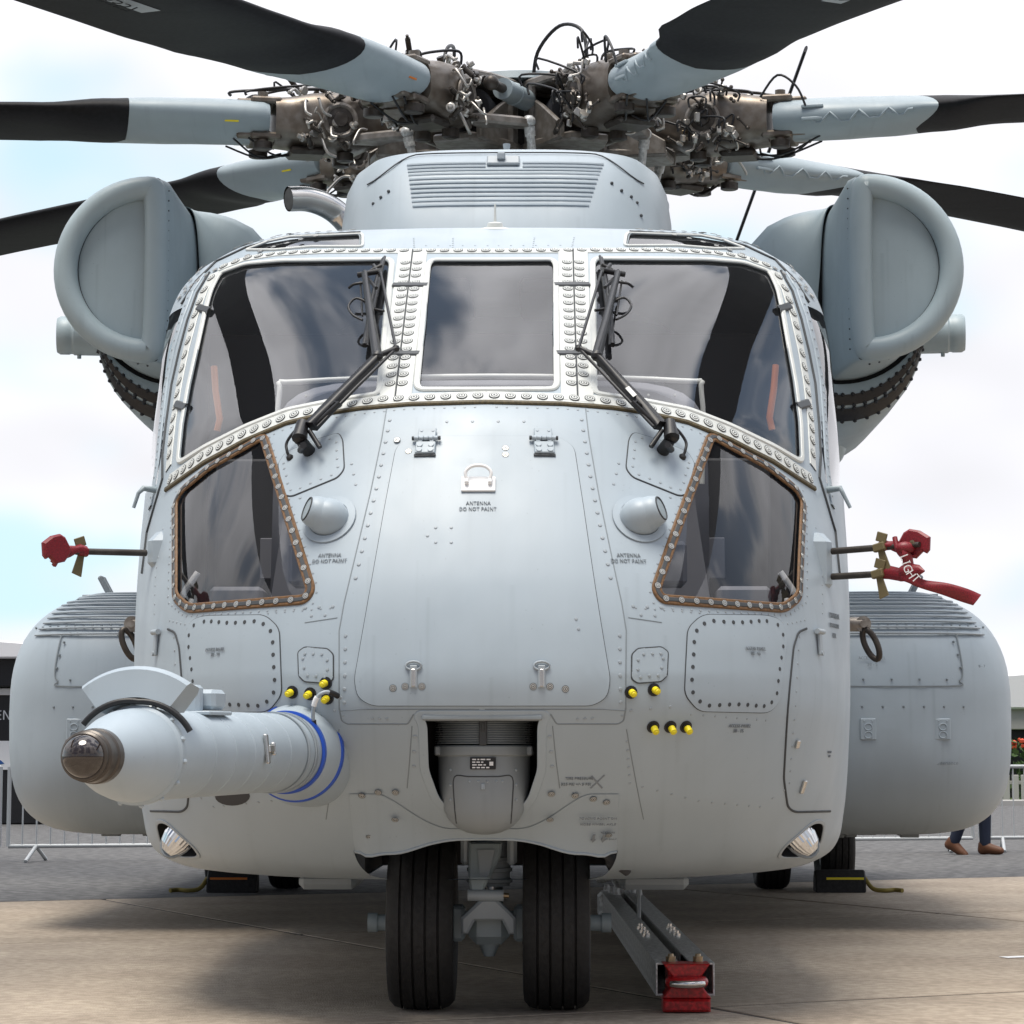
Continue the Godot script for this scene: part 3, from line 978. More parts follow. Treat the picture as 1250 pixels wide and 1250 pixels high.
	g.box(at(Vector3(0, 0.98, -0.35)), Vector3(wx * 2, 0.03, 1.1))
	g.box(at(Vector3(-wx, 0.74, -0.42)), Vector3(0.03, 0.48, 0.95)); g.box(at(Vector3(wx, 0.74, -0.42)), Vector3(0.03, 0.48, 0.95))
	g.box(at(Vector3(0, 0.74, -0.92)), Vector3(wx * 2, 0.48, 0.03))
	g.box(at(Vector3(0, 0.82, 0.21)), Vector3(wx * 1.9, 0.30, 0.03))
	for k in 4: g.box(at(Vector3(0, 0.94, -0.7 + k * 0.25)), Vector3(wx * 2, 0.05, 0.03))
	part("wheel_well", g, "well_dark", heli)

	turret(pocket)
	headlights(lamp)
	cockpit()
	wipers()

func turret(pocket: Array) -> void:
	var g := G.new()
	g.strip(pts3(pocket), nrm3(pocket), 0.03, 0.003, true, 0.0)
	part("turret_surround", g, "paint", heli)
	g = G.new()      # dark recess behind the turret
	var back := []
	for p in pocket: back.append(S(p) * Vector3(1.02, 1, 1) + Vector3(0, 0, -0.34))
	var rim := PackedVector3Array(pocket.map(func(p): return S(p) - NRM(p) * 0.004))
	g.loft([rim, PackedVector3Array(back)], true, false, true)
	part("turret_recess", g, "well_dark", heli)
	var z0 := 0.60
	var b := at(Vector3(0, 0, z0), Basis.from_scale(Vector3(1, 1, 0.92)))
	g = G.new()
	g.lathe(b, [Vector2(0.02, 0.662), Vector2(0.056, 0.668), Vector2(0.090, 0.683), Vector2(0.119, 0.71), Vector2(0.139, 0.745), Vector2(0.151, 0.79), Vector2(0.156, 0.84), Vector2(0.157, 0.928)], 48, true)
	var o := part("sensor_turret", g, "paint_dark", heli)
	g = G.new()
	g.lathe(b, [Vector2(0.155, 0.924), Vector2(0.169, 0.930), Vector2(0.171, 0.936), Vector2(0.171, 0.958), Vector2(0.166, 0.962), Vector2(0.15, 0.963)], 48, false)
	for sx in [-1, 1]: g.box(at(Vector3(sx * 0.155, 0.945, z0 + 0.07)), Vector3(0.02, 0.03, 0.03), 0.004)
	part("turret_band", g, "paint_dark", o)
	var pr := []
	for k in 11:
		var y := 0.967 + k * 0.0078
		pr.append(Vector2(0.155, y)); pr.append(Vector2(0.167, y + 0.001)); pr.append(Vector2(0.167, y + 0.0034)); pr.append(Vector2(0.155, y + 0.0044))
	g = G.new(); g.lathe(b, pr, 48, true)
	part("cooling_fins", g, "paint_dark", o)
	g = G.new()
	g.box(at(Vector3(0, 1.005, z0 + 0.155)), Vector3(0.026, 0.085, 0.016), 0.003)
	g.box(at(Vector3(0, 1.022, z0 + 0.163)), Vector3(0.012, 0.03, 0.006), 0.002)
	for sx in [-1, 1]: g.tube(curve([Vector3(sx * 0.150, 1.05, z0 + 0.02), Vector3(sx * 0.142, 1.0, z0 + 0.06), Vector3(sx * 0.152, 0.965, z0 + 0.04)], 4), 0.008, 6)
	part("turret_bracket", g, "strap_dark", o)
	g = G.new()
	g.box(at(Vector3(0, 1.052, z0 + 0.17)), Vector3(0.40, 0.018, 0.20), 0.005)
	part("turret_sill", g, "paint_dark", o)
	# door on the turret face
	g = G.new()
	var pth := []
	for e in [[-0.092, 0.70], [-0.098, 0.78], [-0.097, 0.856], [-0.05, 0.858], [0, 0.858], [0.05, 0.858], [0.097, 0.856], [0.098, 0.78], [0.092, 0.70]]:
		pth.append(Vector2(e[0], e[1]))
	pth = curve(pth, 4)
	var r_at := func(y: float) -> float: return table([Vector2(0.668, 0.056), Vector2(0.683, 0.090), Vector2(0.71, 0.119), Vector2(0.745, 0.139), Vector2(0.79, 0.151), Vector2(0.84, 0.156), Vector2(0.93, 0.157)], y)
	var onb := func(p: Vector2) -> Vector3: return Vector3(p.x, p.y, z0 + 0.92 * sqrt(maxf(r_at.call(p.y) ** 2 - p.x * p.x, 0.0)))
	g.strip(pth.map(onb), pth.map(func(p): return Vector3(p.x * 5, 0, 1).normalized()), 0.004, 0.0015)
	part("turret_door_gap", g, "seam", o)
	g = G.new()
	for sx in [-0.045, -0.015, 0.015, 0.045, 0.065]:
		var p: Vector3 = onb.call(Vector2(sx, 0.842)); g.ball(p, Vector3(0.004, 0.004, 0.003), 8)
	for e in [[-0.11, 0.88], [-0.11, 0.83], [0.11, 0.88], [0.11, 0.83], [0.11, 0.78], [-0.11, 0.78]]:
		g.ball(onb.call(Vector2(e[0], e[1])), Vector3(0.005, 0.005, 0.004), 8)
	g.box(at(onb.call(Vector2(0, 0.825))), Vector3(0.013, 0.02, 0.01), 0.002)
	part("turret_latch", g, "paint_dull", o)
	var lp := at(Vector3(0, 0.902, z0 + 0.1465))
	g = G.new(); g.box(lp, Vector3(0.086, 0.040, 0.004), 0.001)
	var pl := part("data_plate", g, "black", o)
	g = G.new()
	for i in 4:
		var x := -0.036
		while x < 0.034:
			var w := rng.randf_range(0.006, 0.016)
			if x + w < (0.036 if i != 2 and i != 1 else 0.016): g.box(lp * at(Vector3(x + w / 2, 0.013 - i * 0.009, 0.0024)), Vector3(w, 0.0042, 0.0006))
			x += w + 0.004
	g.box(lp * at(Vector3(0.028, -0.001, 0.0024)), Vector3(0.013, 0.013, 0.0006))
	part("plate_print", g, "white", pl)

func headlights(lamp: Array) -> void:
	for u in both(lamp):
		var g := G.new()
		g.strip(pts3(u), nrm3(u), 0.016, 0.004, true)
		var c := Vector2()
		for p in u: c += p
		c /= u.size()
		var f := facing(c)
		var rim := PackedVector3Array(pts3(u))
		var back := PackedVector3Array()
		for p in rim: back.append(p.lerp(f.origin, 0.25) - f.basis.z * 0.11)
		var o := part("landing_light", g, "paint_dull", heli)
		g = G.new(); g.loft([rim, back], true, false, true)
		part("light_recess", g, "black", o)
		var s := signf(f.origin.x)
		var lb := Basis(Vector3(0, 0, 1), s * 0.7) * Basis(Vector3(0, 1, 0), s * 0.35)
		g = G.new()
		var rings := []
		for i in 25:
			var a := -1.5 + 3.0 * i / 24.0
			var r := PackedVector3Array()
			for k in 9:
				var t := -1.5 + 3.0 * k / 8.0
				var rr := 1.0 + (0.020 if i % 2 else -0.008)
				r.append(f.origin - f.basis.z * 0.048 + lb * Vector3(0.064 * sin(a) * cos(t) * rr, 0.098 * sin(t), 0.050 * cos(a) * cos(t) * rr))
			rings.append(r)
		g.loft(rings, false, false, false, false)
		part("light_lens", g, "lamp_lens", o)
		g = G.new()
		g.torus(range(20).map(func(k): return f.origin - f.basis.z * 0.04 + lb * Vector3(0.060 * cos(TAU * k / 20), 0.095 * sin(TAU * k / 20), 0)), 0.006, 6)
		part("lens_ring", g, "paint_dark", o)

func cockpit() -> void:
	var g := G.new()
	g.box(at(Vector3(0, 1.12, -0.7)), Vector3(2.0, 0.04, 1.6))
	g.box(at(Vector3(0, 1.80, -2.1)), Vector3(2.66, 2.1, 0.05))
	part("cockpit_floor", g, "interior", heli)
	g = G.new()
	var rings := []      # glare shield with a rounded hood
	for z in [-0.24, -0.30, -0.62, -0.74]:
		var r := PackedVector3Array()
		for k in 17:
			var a := PI * k / 16.0
			var k2: float = 1.0 if z < -0.25 else 0.93
			r.append(Vector3(-0.83 * k2 * signf(cos(a)) * absf(cos(a)) ** 0.35, 1.90 + (0.46 if z > -0.4 else 0.50) * k2 * sin(a) ** 0.35, z))
		r.append(Vector3(0.83, 1.5, z)); r.append(Vector3(-0.83, 1.5, z))
		rings.append(r)
	g.loft(rings)
	var gs := part("glare_shield", g, "interior_grey", heli)
	g = G.new()
	g.tube(curve([Vector3(-0.80, 1.95, -0.22), Vector3(-0.80, 2.30, -0.22), Vector3(-0.72, 2.345, -0.23), Vector3(0, 2.365, -0.235), Vector3(0.72, 2.345, -0.23), Vector3(0.80, 2.30, -0.22), Vector3(0.80, 1.95, -0.22)], 5), 0.010, 6)
	for k in 15: g.ball(Vector3(-0.7 + 0.1 * k, 2.29, -0.235), Vector3(0.006, 0.006, 0.006), 6)
	part("shield_edge", g, "frame_white", gs)
	g = G.new()
	g.box(at(Vector3(0, 1.5, -0.66)), Vector3(1.6, 0.6, 0.04), 0.01)
	g.box(at(Vector3(0, 1.35, -1.0)), Vector3(0.4, 0.5, 0.7), 0.02)
	part("instrument_panel", g, "interior", heli)
	for sx in [-1, 1]:
		g = G.new()
		g.box(at(Vector3(sx * 0.58, 1.55, -1.15)), Vector3(0.5, 0.12, 0.48), 0.04)
		var o := part("pilot_seat", g, "seat_cloth", heli)
		g = G.new()
		g.box(at(Vector3(sx * 0.58, 1.95, -1.45), Basis(Vector3.RIGHT, -0.15)), Vector3(0.5, 0.8, 0.12), 0.05)
		for k in [-0.27, 0.27]: g.box(at(Vector3(sx * 0.58 + k, 1.95, -1.40), Basis(Vector3.RIGHT, -0.15)), Vector3(0.05, 0.7, 0.25), 0.02)
		part("seat_back", g, "seat_cloth", o)
		g = G.new()
		g.box(at(Vector3(sx * 0.58, 2.46, -1.50)), Vector3(0.28, 0.22, 0.1), 0.04)
		part("headrest", g, "interior_grey", o)
		g = G.new()
		for k in [-0.09, 0.09]: g.box(at(Vector3(sx * 0.58 + k, 2.02, -1.37), Basis(Vector3.RIGHT, -0.15)), Vector3(0.05, 0.6, 0.01), 0.003)
		part("harness", g, "blue_paint" if sx > 0 else "olive_strap", o)
		g = G.new()
		g.tube([Vector3(sx * 1.15, 2.52, -0.95), Vector3(sx * 1.14, 2.42, -0.93), Vector3(sx * 1.12, 2.30, -0.92), Vector3(sx * 1.13, 2.25, -0.92)], 0.014, 8)
		part("grab_handle", g, "orange", heli)
		g = G.new()
		g.tube([Vector3(sx * 0.35, 2.75, -0.75), Vector3(sx * 0.32, 2.4, -0.25)], 0.004, 5)
		g.box(at(Vector3(sx * 0.25, 2.86, -1.3)), Vector3(0.3, 0.06, 0.7), 0.02)
		part("overhead_panel", g, "interior", heli)
		for q in [[0.62, 1.62, 0.38], [0.66, 1.32, 0.38], [0.95, 1.48, 0.05]]:       # pedals and boxes seen through the chin windows
			g = G.new()
			g.box(at(Vector3(sx * q[0], q[1], q[2] - 0.3)), Vector3(0.2, 0.16, 0.18), 0.015)
			part("avionics_box", g, "interior_grey", heli)
		g = G.new()      # consoles with switch plates in front of the pedals
		g.box(at(Vector3(sx * 0.78, 1.62, -0.62)), Vector3(0.62, 0.95, 0.05), 0.01)
		var cn := part("side_console", g, "interior", heli)
		g = G.new()
		for q in [[0.62, 1.78, 0.16, 0.11], [0.86, 1.70, 0.10, 0.16], [0.66, 1.55, 0.05, 0.03], [0.60, 1.45, 0.03, 0.03], [0.95, 1.48, 0.12, 0.08], [0.75, 1.92, 0.2, 0.05]]:
			g.box(at(Vector3(sx * q[0], q[1], -0.588)), Vector3(q[2], q[3], 0.012), 0.003)
		part("switch_plate", g, "interior_grey", cn, "stuff")
		g = G.new()
		g.tube([Vector3(sx * 0.70 - 0.05, 1.60, -0.57), Vector3(sx * 0.70 - 0.04, 1.575, -0.55), Vector3(sx * 0.70 + 0.04, 1.575, -0.55), Vector3(sx * 0.70 + 0.05, 1.60, -0.57)], 0.007, 6)
		for k in 7: g.box(at(Vector3(sx * (0.58 + 0.05 * k), 1.44 + 0.07 * (k % 3), -0.58)), Vector3(0.012, 0.016, 0.01), 0.002)
		part("console_handle", g, "white", cn, "stuff")
		g = G.new()
		g.tube(curve([Vector3(sx * 1.1, 1.32, 0.02), Vector3(sx * 1.08, 1.45, 0.03), Vector3(sx * 1.13, 1.5, 0.0), Vector3(sx * 1.07, 1.6, 0.0)], 5), 0.012, 8)
		g.tube(curve([Vector3(sx * 1.16, 1.32, 0.0), Vector3(sx * 1.1, 1.4, 0.04), Vector3(sx * 1.09, 1.5, 0.02)], 5), 0.010, 8)
		g.tube(curve([Vector3(sx * 1.04, 1.30, 0.1), Vector3(sx * 0.9, 1.31, 0.22), Vector3(sx * 0.7, 1.31, 0.30)], 5), 0.008, 8)
		part("cable_bundle", g, "white", heli)

func wipers() -> void:
	for s in [1.0, -1.0]:
		var P := func(px: float, py: float, lift: float) -> Vector3:
			var u := uv_of(px, py)
			var p := S(u) + NRM(u) * lift
			return Vector3(p.x * s, p.y, p.z)
		var g := G.new()
		var a: Vector3 = P.call(391, 537, 0.075); var e: Vector3 = P.call(467, 461, 0.09)
		g.tube([a, a.lerp(e, 0.3), a.lerp(e, 0.55), e], [0.027, 0.026, 0.022, 0.017], 4)
		g.tube([e, (P.call(459, 415, 0.085) as Vector3), (P.call(449, 352, 0.07) as Vector3)], [0.019, 0.016, 0.012], 4)
		g.ball(e, Vector3(0.022, 0.022, 0.02), 10)
		var o := part("windshield_wiper", g, "black", heli)
		g = G.new()
		var c0: Vector3 = P.call(378, 552, 0.0); var c1: Vector3 = P.call(378, 552, 0.07)
		g.cyl(c0, c1, 0.024, 0.02, 14)
		g.ball(P.call(377, 548, 0.07), Vector3(0.028, 0.03, 0.028), 12)
		g.tube([P.call(381, 533, 0.075), P.call(378, 553, 0.08)], [0.022, 0.028], 10)
		g.cyl(P.call(372, 556, 0.03), P.call(383, 562, 0.085), 0.013, 0.012, 10)
		g.cyl(P.call(388, 541, 0.07), P.call(397, 556, 0.045), 0.009, 0.009, 8)
		part("wiper_pivot", g, "black", o)
		g = G.new()
		var j: Vector3 = P.call(488, 449, 0.08)
		g.tube([j, P.call(468, 352, 0.07)], 0.0055, 6)
		g.tube([j, P.call(444, 497, 0.09), P.call(399, 539, 0.08)], 0.0065, 6)
		g.tube([j, e], 0.011, 6)
		g.ball(j, Vector3(0.015, 0.015, 0.015), 8)
		g.tube([P.call(395, 536, 0.075), P.call(425, 515, 0.095)], 0.008, 6)
		part("wiper_link", g, "black", o)
		g = G.new()
		g.tube([P.call(469, 322, 0.022), P.call(462, 350, 0.022), P.call(454, 390, 0.022), P.call(447, 428, 0.022)], [0.008, 0.014, 0.014, 0.011], 6)
		g.tube([P.call(471, 322, 0.03), P.call(463, 352, 0.05), P.call(452, 400, 0.045), P.call(450, 428, 0.02)], 0.006, 6)
		g.tube([P.call(440, 350, 0.05), P.call(466, 348, 0.06)], 0.012, 6)
		for q in [[458, 335, 466, 350], [452, 352, 462, 366], [455, 342, 468, 338]]: g.tube([P.call(q[0], q[1], 0.04), P.call(q[2], q[3], 0.05)], 0.008, 6)
		part("wiper_blade", g, "black", o)
		g = G.new()
		g.tube(curve([P.call(449, 362, 0.06), P.call(436, 364, 0.06), P.call(429, 366, 0.05)], 4), 0.006, 6)
		g.tube(curve([P.call(455, 385, 0.05), P.call(440, 384, 0.07), P.call(431, 393, 0.07), P.call(435, 401, 0.06), P.call(446, 405, 0.05)], 5), 0.005, 6)
		g.tube([P.call(443, 358, 0.05), P.call(446, 400, 0.05)], 0.004, 6)
		g.tube([P.call(461, 395, 0.06), P.call(472, 397, 0.06)], 0.006, 6)
		g.tube(curve([P.call(420, 513, 0.09), P.call(398, 519, 0.05), P.call(372, 530, 0.04), P.call(356, 545, 0.03), P.call(354, 555, 0.02), P.call(355, 560, 0.004)], 6), 0.0055, 7)
		g.ball(P.call(355, 560, 0.006), Vector3(0.014, 0.014, 0.01), 8)
		part("washer_hose", g, "black", o, "stuff")
		g = G.new()
		var lu := uv_of(362 + 0, 600)
		if s < 0:
			g.box(Transform3D(G.frame(e - a), a.lerp(e, 0.42) + Vector3(-0.008, 0.012, 0.022)), Vector3(0.016, 0.05, 0.002))
			part("wiper_label", g, "frame_white", o)

func fuselage() -> void:
	var sec := []
	for i in 41: sec.append(Vector2(-tab(w_tab, Y0 + (Y1 - Y0) * i / 40.0), Y0 + (Y1 - Y0) * i / 40.0))
	for i in range(1, 8): sec.append(Vector2(lerpf(-0.65, 0.65, i / 8.0), Y1 + 0.01 * sin(PI * i / 8.0)))
	for i in 41: sec.append(Vector2(tab(w_tab, Y1 - (Y1 - Y0) * i / 40.0), Y1 - (Y1 - Y0) * i / 40.0))
	for i in range(1, 8): sec.append(Vector2(lerpf(1.13, -1.13, i / 8.0), Y0 - 0.005))
	var rings := []
	for e in [[ZB, 1.0, 0.0, 1.0], [-6.0, 1.0, 0.0, 1.0], [-9.8, 1.0, 0.0, 1.0], [-12.5, 0.86, 0.75, 0.78], [-15.5, 0.6, 1.75, 0.45], [-19.5, 0.36, 2.35, 0.30], [-20.5, 0.25, 2.6, 0.2]]:
		var r := PackedVector3Array()
		for p in sec: r.append(Vector3(p.x * e[1], Y0 + e[2] + (p.y - Y0) * e[3], e[0]))
		rings.append(r)
	var g := G.new()
	g.loft(rings, true, false, true)
	part("fuselage", g, "paint", heli)
	g = G.new()       # small things under the belly and a drain mast
	g.box(at(Vector3(-0.62, 0.455, -0.6)), Vector3(0.22, 0.06, 0.4), 0.02)
	part("belly_antenna", g, "paint_dull", heli)
	g = G.new()
	g.box(at(Vector3(0.62, 0.455, -0.6)), Vector3(0.26, 0.06, 0.4), 0.02)
	part("belly_antenna", g, "paint_dull", heli)
	g = G.new()
	g.box(at(Vector3(0.60, 0.36, -1.5)), Vector3(0.014, 0.22, 0.10), 0.004)
	part("belly_mast", g, "paint_dull", heli)
	g = G.new()
	for i in 30: g.box(at(Vector3(rng.randf_range(-1.2, 1.25), 0.482, rng.randf_range(-2.2, -1.4))), Vector3(rng.randf_range(0.02, 0.09), 0.014, 0.05), 0.003)
	part("belly_fittings", g, "paint_dull", heli, "stuff")

	# gearbox fairing above the cabin, with louvres
	rings = []
	var fk := [[3.12, 0.91, -3.12], [3.50, 0.90, -3.20], [3.76, 0.89, -3.30], [3.92, 0.87, -3.40], [4.02, 0.83, -3.49], [4.09, 0.76, -3.60], [4.13, 0.65, -3.74], [4.145, 0.4, -3.95]]
	var ring_of := func(y: float, w: float, zf: float) -> PackedVector3Array:
		var r := PackedVector3Array()
		for k in 49:
			var a := PI * k / 48.0
			r.append(Vector3(w * signf(cos(a)) * absf(cos(a)) ** 0.55, y, -4.35 + (zf + 4.35) * sin(a) ** 0.55))
		for k in range(1, 8): r.append(Vector3(-w, y, -4.35 - 2.6 * k / 7.0))
		for k in 8: r.append(Vector3(w, y, -6.95 + 2.6 * k / 7.0))
		return r
	for e in fk: rings.append(ring_of.call(e[0], e[1], e[2]))
	g = G.new(); g.loft(rings, true, false, true)
	var o := part("gearbox_fairing", g, "paint", heli)
	var surf := func(x: float, y: float) -> Vector3:
		var ya := fk.map(func(e): return Vector2(e[0], e[1])); var yz := fk.map(func(e): return Vector2(e[0], e[2]))
		var w := table(ya, y); var zf := table(yz, y)
		var c := clampf(absf(x) / w, 0.0, 1.0) ** (1.0 / 0.55)
		return Vector3(x, y, -4.35 + (zf + 4.35) * sqrt(maxf(1.0 - c * c, 0.0)) ** 0.55)
	for i in 11:
		var y := 3.73 + i * 0.027
		if i > 7: y = 3.73 + 7 * 0.027 + (i - 7) * 0.023
		g = G.new()
		var x0 := -0.47 - i * 0.004; var x1 := 0.43 + i * 0.008
		var segs := [[x0, x1]]
		if i >= 9: segs = [[x0, -0.1], [0.09, x1]]
		for sg in segs:
			var p := []
			for k in 21: p.append(surf.call(lerpf(sg[0], sg[1], k / 20.0), y))
			var nn := []
			for k in 21: nn.append(Vector3((p[k] as Vector3).x * 0.25, 0.30, 1).normalized())
			g.strip(p, nn, 0.013, 0.0045, false)
		part("louvre_slat", g, "paint", o)
	g = G.new()
	g.box(at(surf.call(-0.01, 4.0) + Vector3(0, 0, 0.01), Basis(Vector3.RIGHT, -0.7)), Vector3(0.17, 0.07, 0.02), 0.006)
	g.box(at(surf.call(-0.02, 4.0) + Vector3(0, 0.02, 0.025)), Vector3(0.042, 0.035, 0.03), 0.005)
	part("fairing_bracket", g, "paint_dull", o)
	g = G.new()
	var pth := []
	for k in 41:
		var x := lerpf(-0.72, 0.72, k / 40.0)
		pth.append(surf.call(x, 4.06 - 0.17 * smoothstep(0.45, 0.74, absf(x))) + Vector3(0, 0.003, 0.003))
	g.tube(pth, 0.004, 5)
	part("fairing_joint", g, "seam", o)
	g = G.new()
	for e in [[-0.6, 3.83], [-0.64, 3.80], [0.6, 3.83], [0.65, 3.80], [0.55, 3.87], [-0.4, 3.53], [0.4, 3.53], [-0.68, 3.77], [0.68, 3.77], [0.7, 3.7]]:
		g.ball(surf.call(e[0], e[1]), Vector3(0.009, 0.009, 0.009), 8)
	part("fairing_screws", g, "seam", o, "stuff")
	g = G.new()
	g.cyl(Vector3(0, 4.12, -3.9), Vector3(0, 4.15, -3.9), 0.05, 0.05, 14)
	g.cyl(Vector3(0, 4.14, -3.9), Vector3(0, 4.20, -3.9), 0.014, 0.02, 10)
	part("lifting_eye", g, "paint_dull", o)
	g = G.new()       # blade antenna on the cockpit roof
	var bp := on_z(603, 283, -1.05)
	g.lathe(at(Vector3(0, 3.105, -1.06), Basis(Vector3.RIGHT, 0.25)), [Vector2(0.065, 0), Vector2(0.062, 0.012), Vector2(0.035, 0.018), Vector2(0.03, 0.035), Vector2(0, 0.04)], 20, true)
	g.cyl(Vector3(0, 3.12, -1.06), Vector3(0, 3.22, -1.06), 0.007, 0.004, 8)
	part("roof_antenna", g, "frame_white", heli)

	# bleed exhaust pipe beside the fairing
	g = G.new()
	var ex := [on_z(432, 282, -4.6), on_z(414, 262, -4.6), on_z(396, 250, -4.55), on_z(374, 243, -4.5), on_z(352, 243, -4.45)]
	g.tube(curve(ex, 5), 0.070, 18, false)
	var eo := part("exhaust_pipe", g, "steel", heli)
	g = G.new(); g.tube([on_z(372, 243, -4.5), on_z(353, 243, -4.45)], 0.062, 16, true)
	part("exhaust_mouth", g, "hub_dark", eo)
	g = G.new()      # upper deck and aft pylon
	rings = []
	for e in [[-6.6, 0.85, 4.05], [-9.0, 0.8, 3.9], [-12.0, 0.6, 3.6], [-15.0, 0.2, 3.3]]:
		rings.append(PackedVector3Array([Vector3(-e[1], 2.9, e[0]), Vector3(-e[1], e[2] - 0.25, e[0]), Vector3(-e[1] * 0.7, e[2], e[0]), Vector3(e[1] * 0.7, e[2], e[0]), Vector3(e[1], e[2] - 0.25, e[0]), Vector3(e[1], 2.9, e[0])]))
	g.loft(rings, true, true, true, false)
	part("upper_deck", g, "paint", heli)

func engine(s: float) -> void:
	var o := Node3D.new()
	var dpath := func(z: float, xc: float, yc: float, r: float, flat: float) -> PackedVector3Array:
		var p := PackedVector3Array()
		for k in 33:
			var a := PI / 2 + PI * k / 32.0
			p.append(Vector3(s * (xc + r * cos(a)) * 1.0, yc + r * sin(a), z))
		for k in range(1, 40):
			var a := -PI / 2 + PI * k / 40.0
			p.append(Vector3(s * (xc + maxf(flat, 0.045) * absf(cos(a)) ** 0.45), yc + r * signf(sin(a)) * absf(sin(a)) ** 0.8, z))
		return p
	var g := G.new()
	g.torus(Array(dpath.call(-4.2, -1.965, 3.585, 0.452, 0.045)), 0.066, 14)
	var lip := part("engine_inlet_lip", g, "inlet", heli)
	g = G.new()
	g.fan(dpath.call(-4.215, -1.945, 3.585, 0.42, 0.0), s > 0)
	part("inlet_blank", g, "inlet", lip)
	g = G.new()
	g.torus(Array(dpath.call(-4.203, -1.955, 3.585, 0.395, 0.0)), 0.004, 5)
	part("blank_edge", g, "seam", lip)
	# duct from the D-shaped mouth to the round body
	g = G.new()
	g.loft([dpath.call(-4.20, -1.94, 3.585, 0.510, 0.07), dpath.call(-4.30, -1.90, 3.580, 0.515, 0.06), dpath.call(-4.55, -1.885, 3.565, 0.50, 0.07), dpath.call(-4.85, -1.88, 3.55, 0.49, 0.10), dpath.call(-5.2, -1.88, 3.5, 0.46, 0.1)], true, false, true)
	var duct := part("inlet_duct", g, "inlet", heli)
	g = G.new()
	for k in 17: g.ball(Vector3(s * -1.862, 3.14 + 0.89 * k / 16.0, -4.235), Vector3(0.005, 0.005, 0.005), 6)
	for k in 12: g.ball(Vector3(s * (-1.89 + 0.518 * cos(PI * 1.08 + PI * 0.4 * k / 12.0)), 3.58 + 0.518 * sin(PI * 1.08 + PI * 0.4 * k / 12.0), -4.30), Vector3(0.007, 0.007, 0.007), 6)
	part("duct_rivets", g, "seam", duct, "stuff")
	# cowling: wider inboard, hanging lower than the duct
	var cring := func(z: float, k: float, drop: float) -> PackedVector3Array:
		var p := PackedVector3Array()
		for i in 56:
			var a := TAU * i / 56.0
			var rx := (0.50 if cos(a) < 0 else 0.66) * k
			var ry := (0.60 if sin(a) > 0 else 0.66 + drop) * k
			p.append(Vector3(s * (-1.88 + rx * signf(cos(a)) * absf(cos(a)) ** 0.92), 3.47 + ry * signf(sin(a)) * absf(sin(a)) ** 0.92, z))
		return p
	g = G.new()
	var near := func(k: float, grow: float, z: float) -> PackedVector3Array:     # between the duct outline and the cowling outline
		var q: PackedVector3Array = dpath.call(z, -1.88, 3.55, 0.49, 0.10)
		var full: PackedVector3Array = cring.call(z, 1.0, 0.0)
		var cc := Vector3(s * -1.86, 3.52, z)
		var r := PackedVector3Array()
		for p in q:
			var dir := (p - cc).normalized()
			var best := 0.0
			for i in full.size():
				var a := full[i] - cc; var b := full[(i + 1) % full.size()] - cc
				var den := dir.x * (a.y - b.y) - dir.y * (a.x - b.x)
				if absf(den) < 1e-9: continue
				var t := (a.x * (a.y - b.y) - a.y * (a.x - b.x)) / den
				var u := (dir.x * a.y - dir.y * a.x) / den
				if t > 0 and u >= -0.001 and u <= 1.001: best = maxf(best, t)
			r.append(cc + dir * lerpf((p - cc).length() + grow, maxf(best, (p - cc).length() + grow), k))
		return r
	var cz := func(r: PackedVector3Array, z: float) -> PackedVector3Array:
		var o2 := PackedVector3Array()
		for p in r: o2.append(Vector3(p.x, p.y, z))
		return o2
	var f0: PackedVector3Array = near.call(1.0, 0.0, -4.9)
	var grown := func(k: float, z: float) -> PackedVector3Array:
		var o2 := PackedVector3Array()
		for p in f0: o2.append(Vector3(s * -1.86 + (p.x - s * -1.86) * k, 3.5 + (p.y - 3.5) * k, z))
		return o2
	g.loft([near.call(0.0, 0.026, -4.80), near.call(0.25, 0.026, -4.775), near.call(0.6, 0.02, -4.80), near.call(0.9, 0.01, -4.86), f0, grown.call(1.02, -5.4), grown.call(1.03, -6.5), grown.call(0.9, -8.0), grown.call(0.55, -8.9)], true, false, true)
	var cowl := part("engine_cowling", g, "inlet", heli)
	g = G.new()
	g.loft([near.call(0.0, 0.024, -4.81), near.call(0.0, -0.04, -4.86)], true, false, true)
	part("cowling_gap", g, "black", cowl)
	for band in [[0.30, 0.56], [0.64, 0.92]]:      # dark screened vents round the lower front of the cowling
		g = G.new()
		var rr := []
		for t in 5:
			var k := lerpf(band[0], band[1], t / 4.0)
			var z := table([Vector2(0.25, -4.775), Vector2(0.6, -4.80), Vector2(0.9, -4.86), Vector2(1.0, -4.9)], k) + 0.008
			rr.append((near.call(k, 0.022, z) as PackedVector3Array).slice(14, 42))
		g.loft(rr, false, false, false)
		var v := part("vent_screen", g, "black", cowl)
		g = G.new()
		for e in [0, 4]:
			for k in rr[e].size(): g.ball(rr[e][k], Vector3(0.013, 0.013, 0.006), 6)
		part("screen_edge", g, "black", v, "stuff")
	g = G.new()
	g.ball(Vector3(s * -1.72, 2.86, -6.3), Vector3(0.36, 0.22, 0.9), 20)
	part("cowling_bulge", g, "inlet", cowl)
	g = G.new()
	var y := 3.37
	g.lathe(Transform3D(G.frame(Vector3(s * -1, 0, 0.12)), Vector3(s * -2.2, y, -5.1)), [Vector2(0.115, 0), Vector2(0.115, 0.33), Vector2(0.108, 0.34), Vector2(0.108, 0.35), Vector2(0.112, 0.36), Vector2(0.112, 0.41), Vector2(0.10, 0.43), Vector2(0.0, 0.435)], 24, true)
	g.cyl(Vector3(s * -2.5, y - 0.11, -5.06), Vector3(s * -2.5, y - 0.135, -5.06), 0.012, 0.012, 8)
	part("breather_duct", g, "inlet", cowl)
	g = G.new()
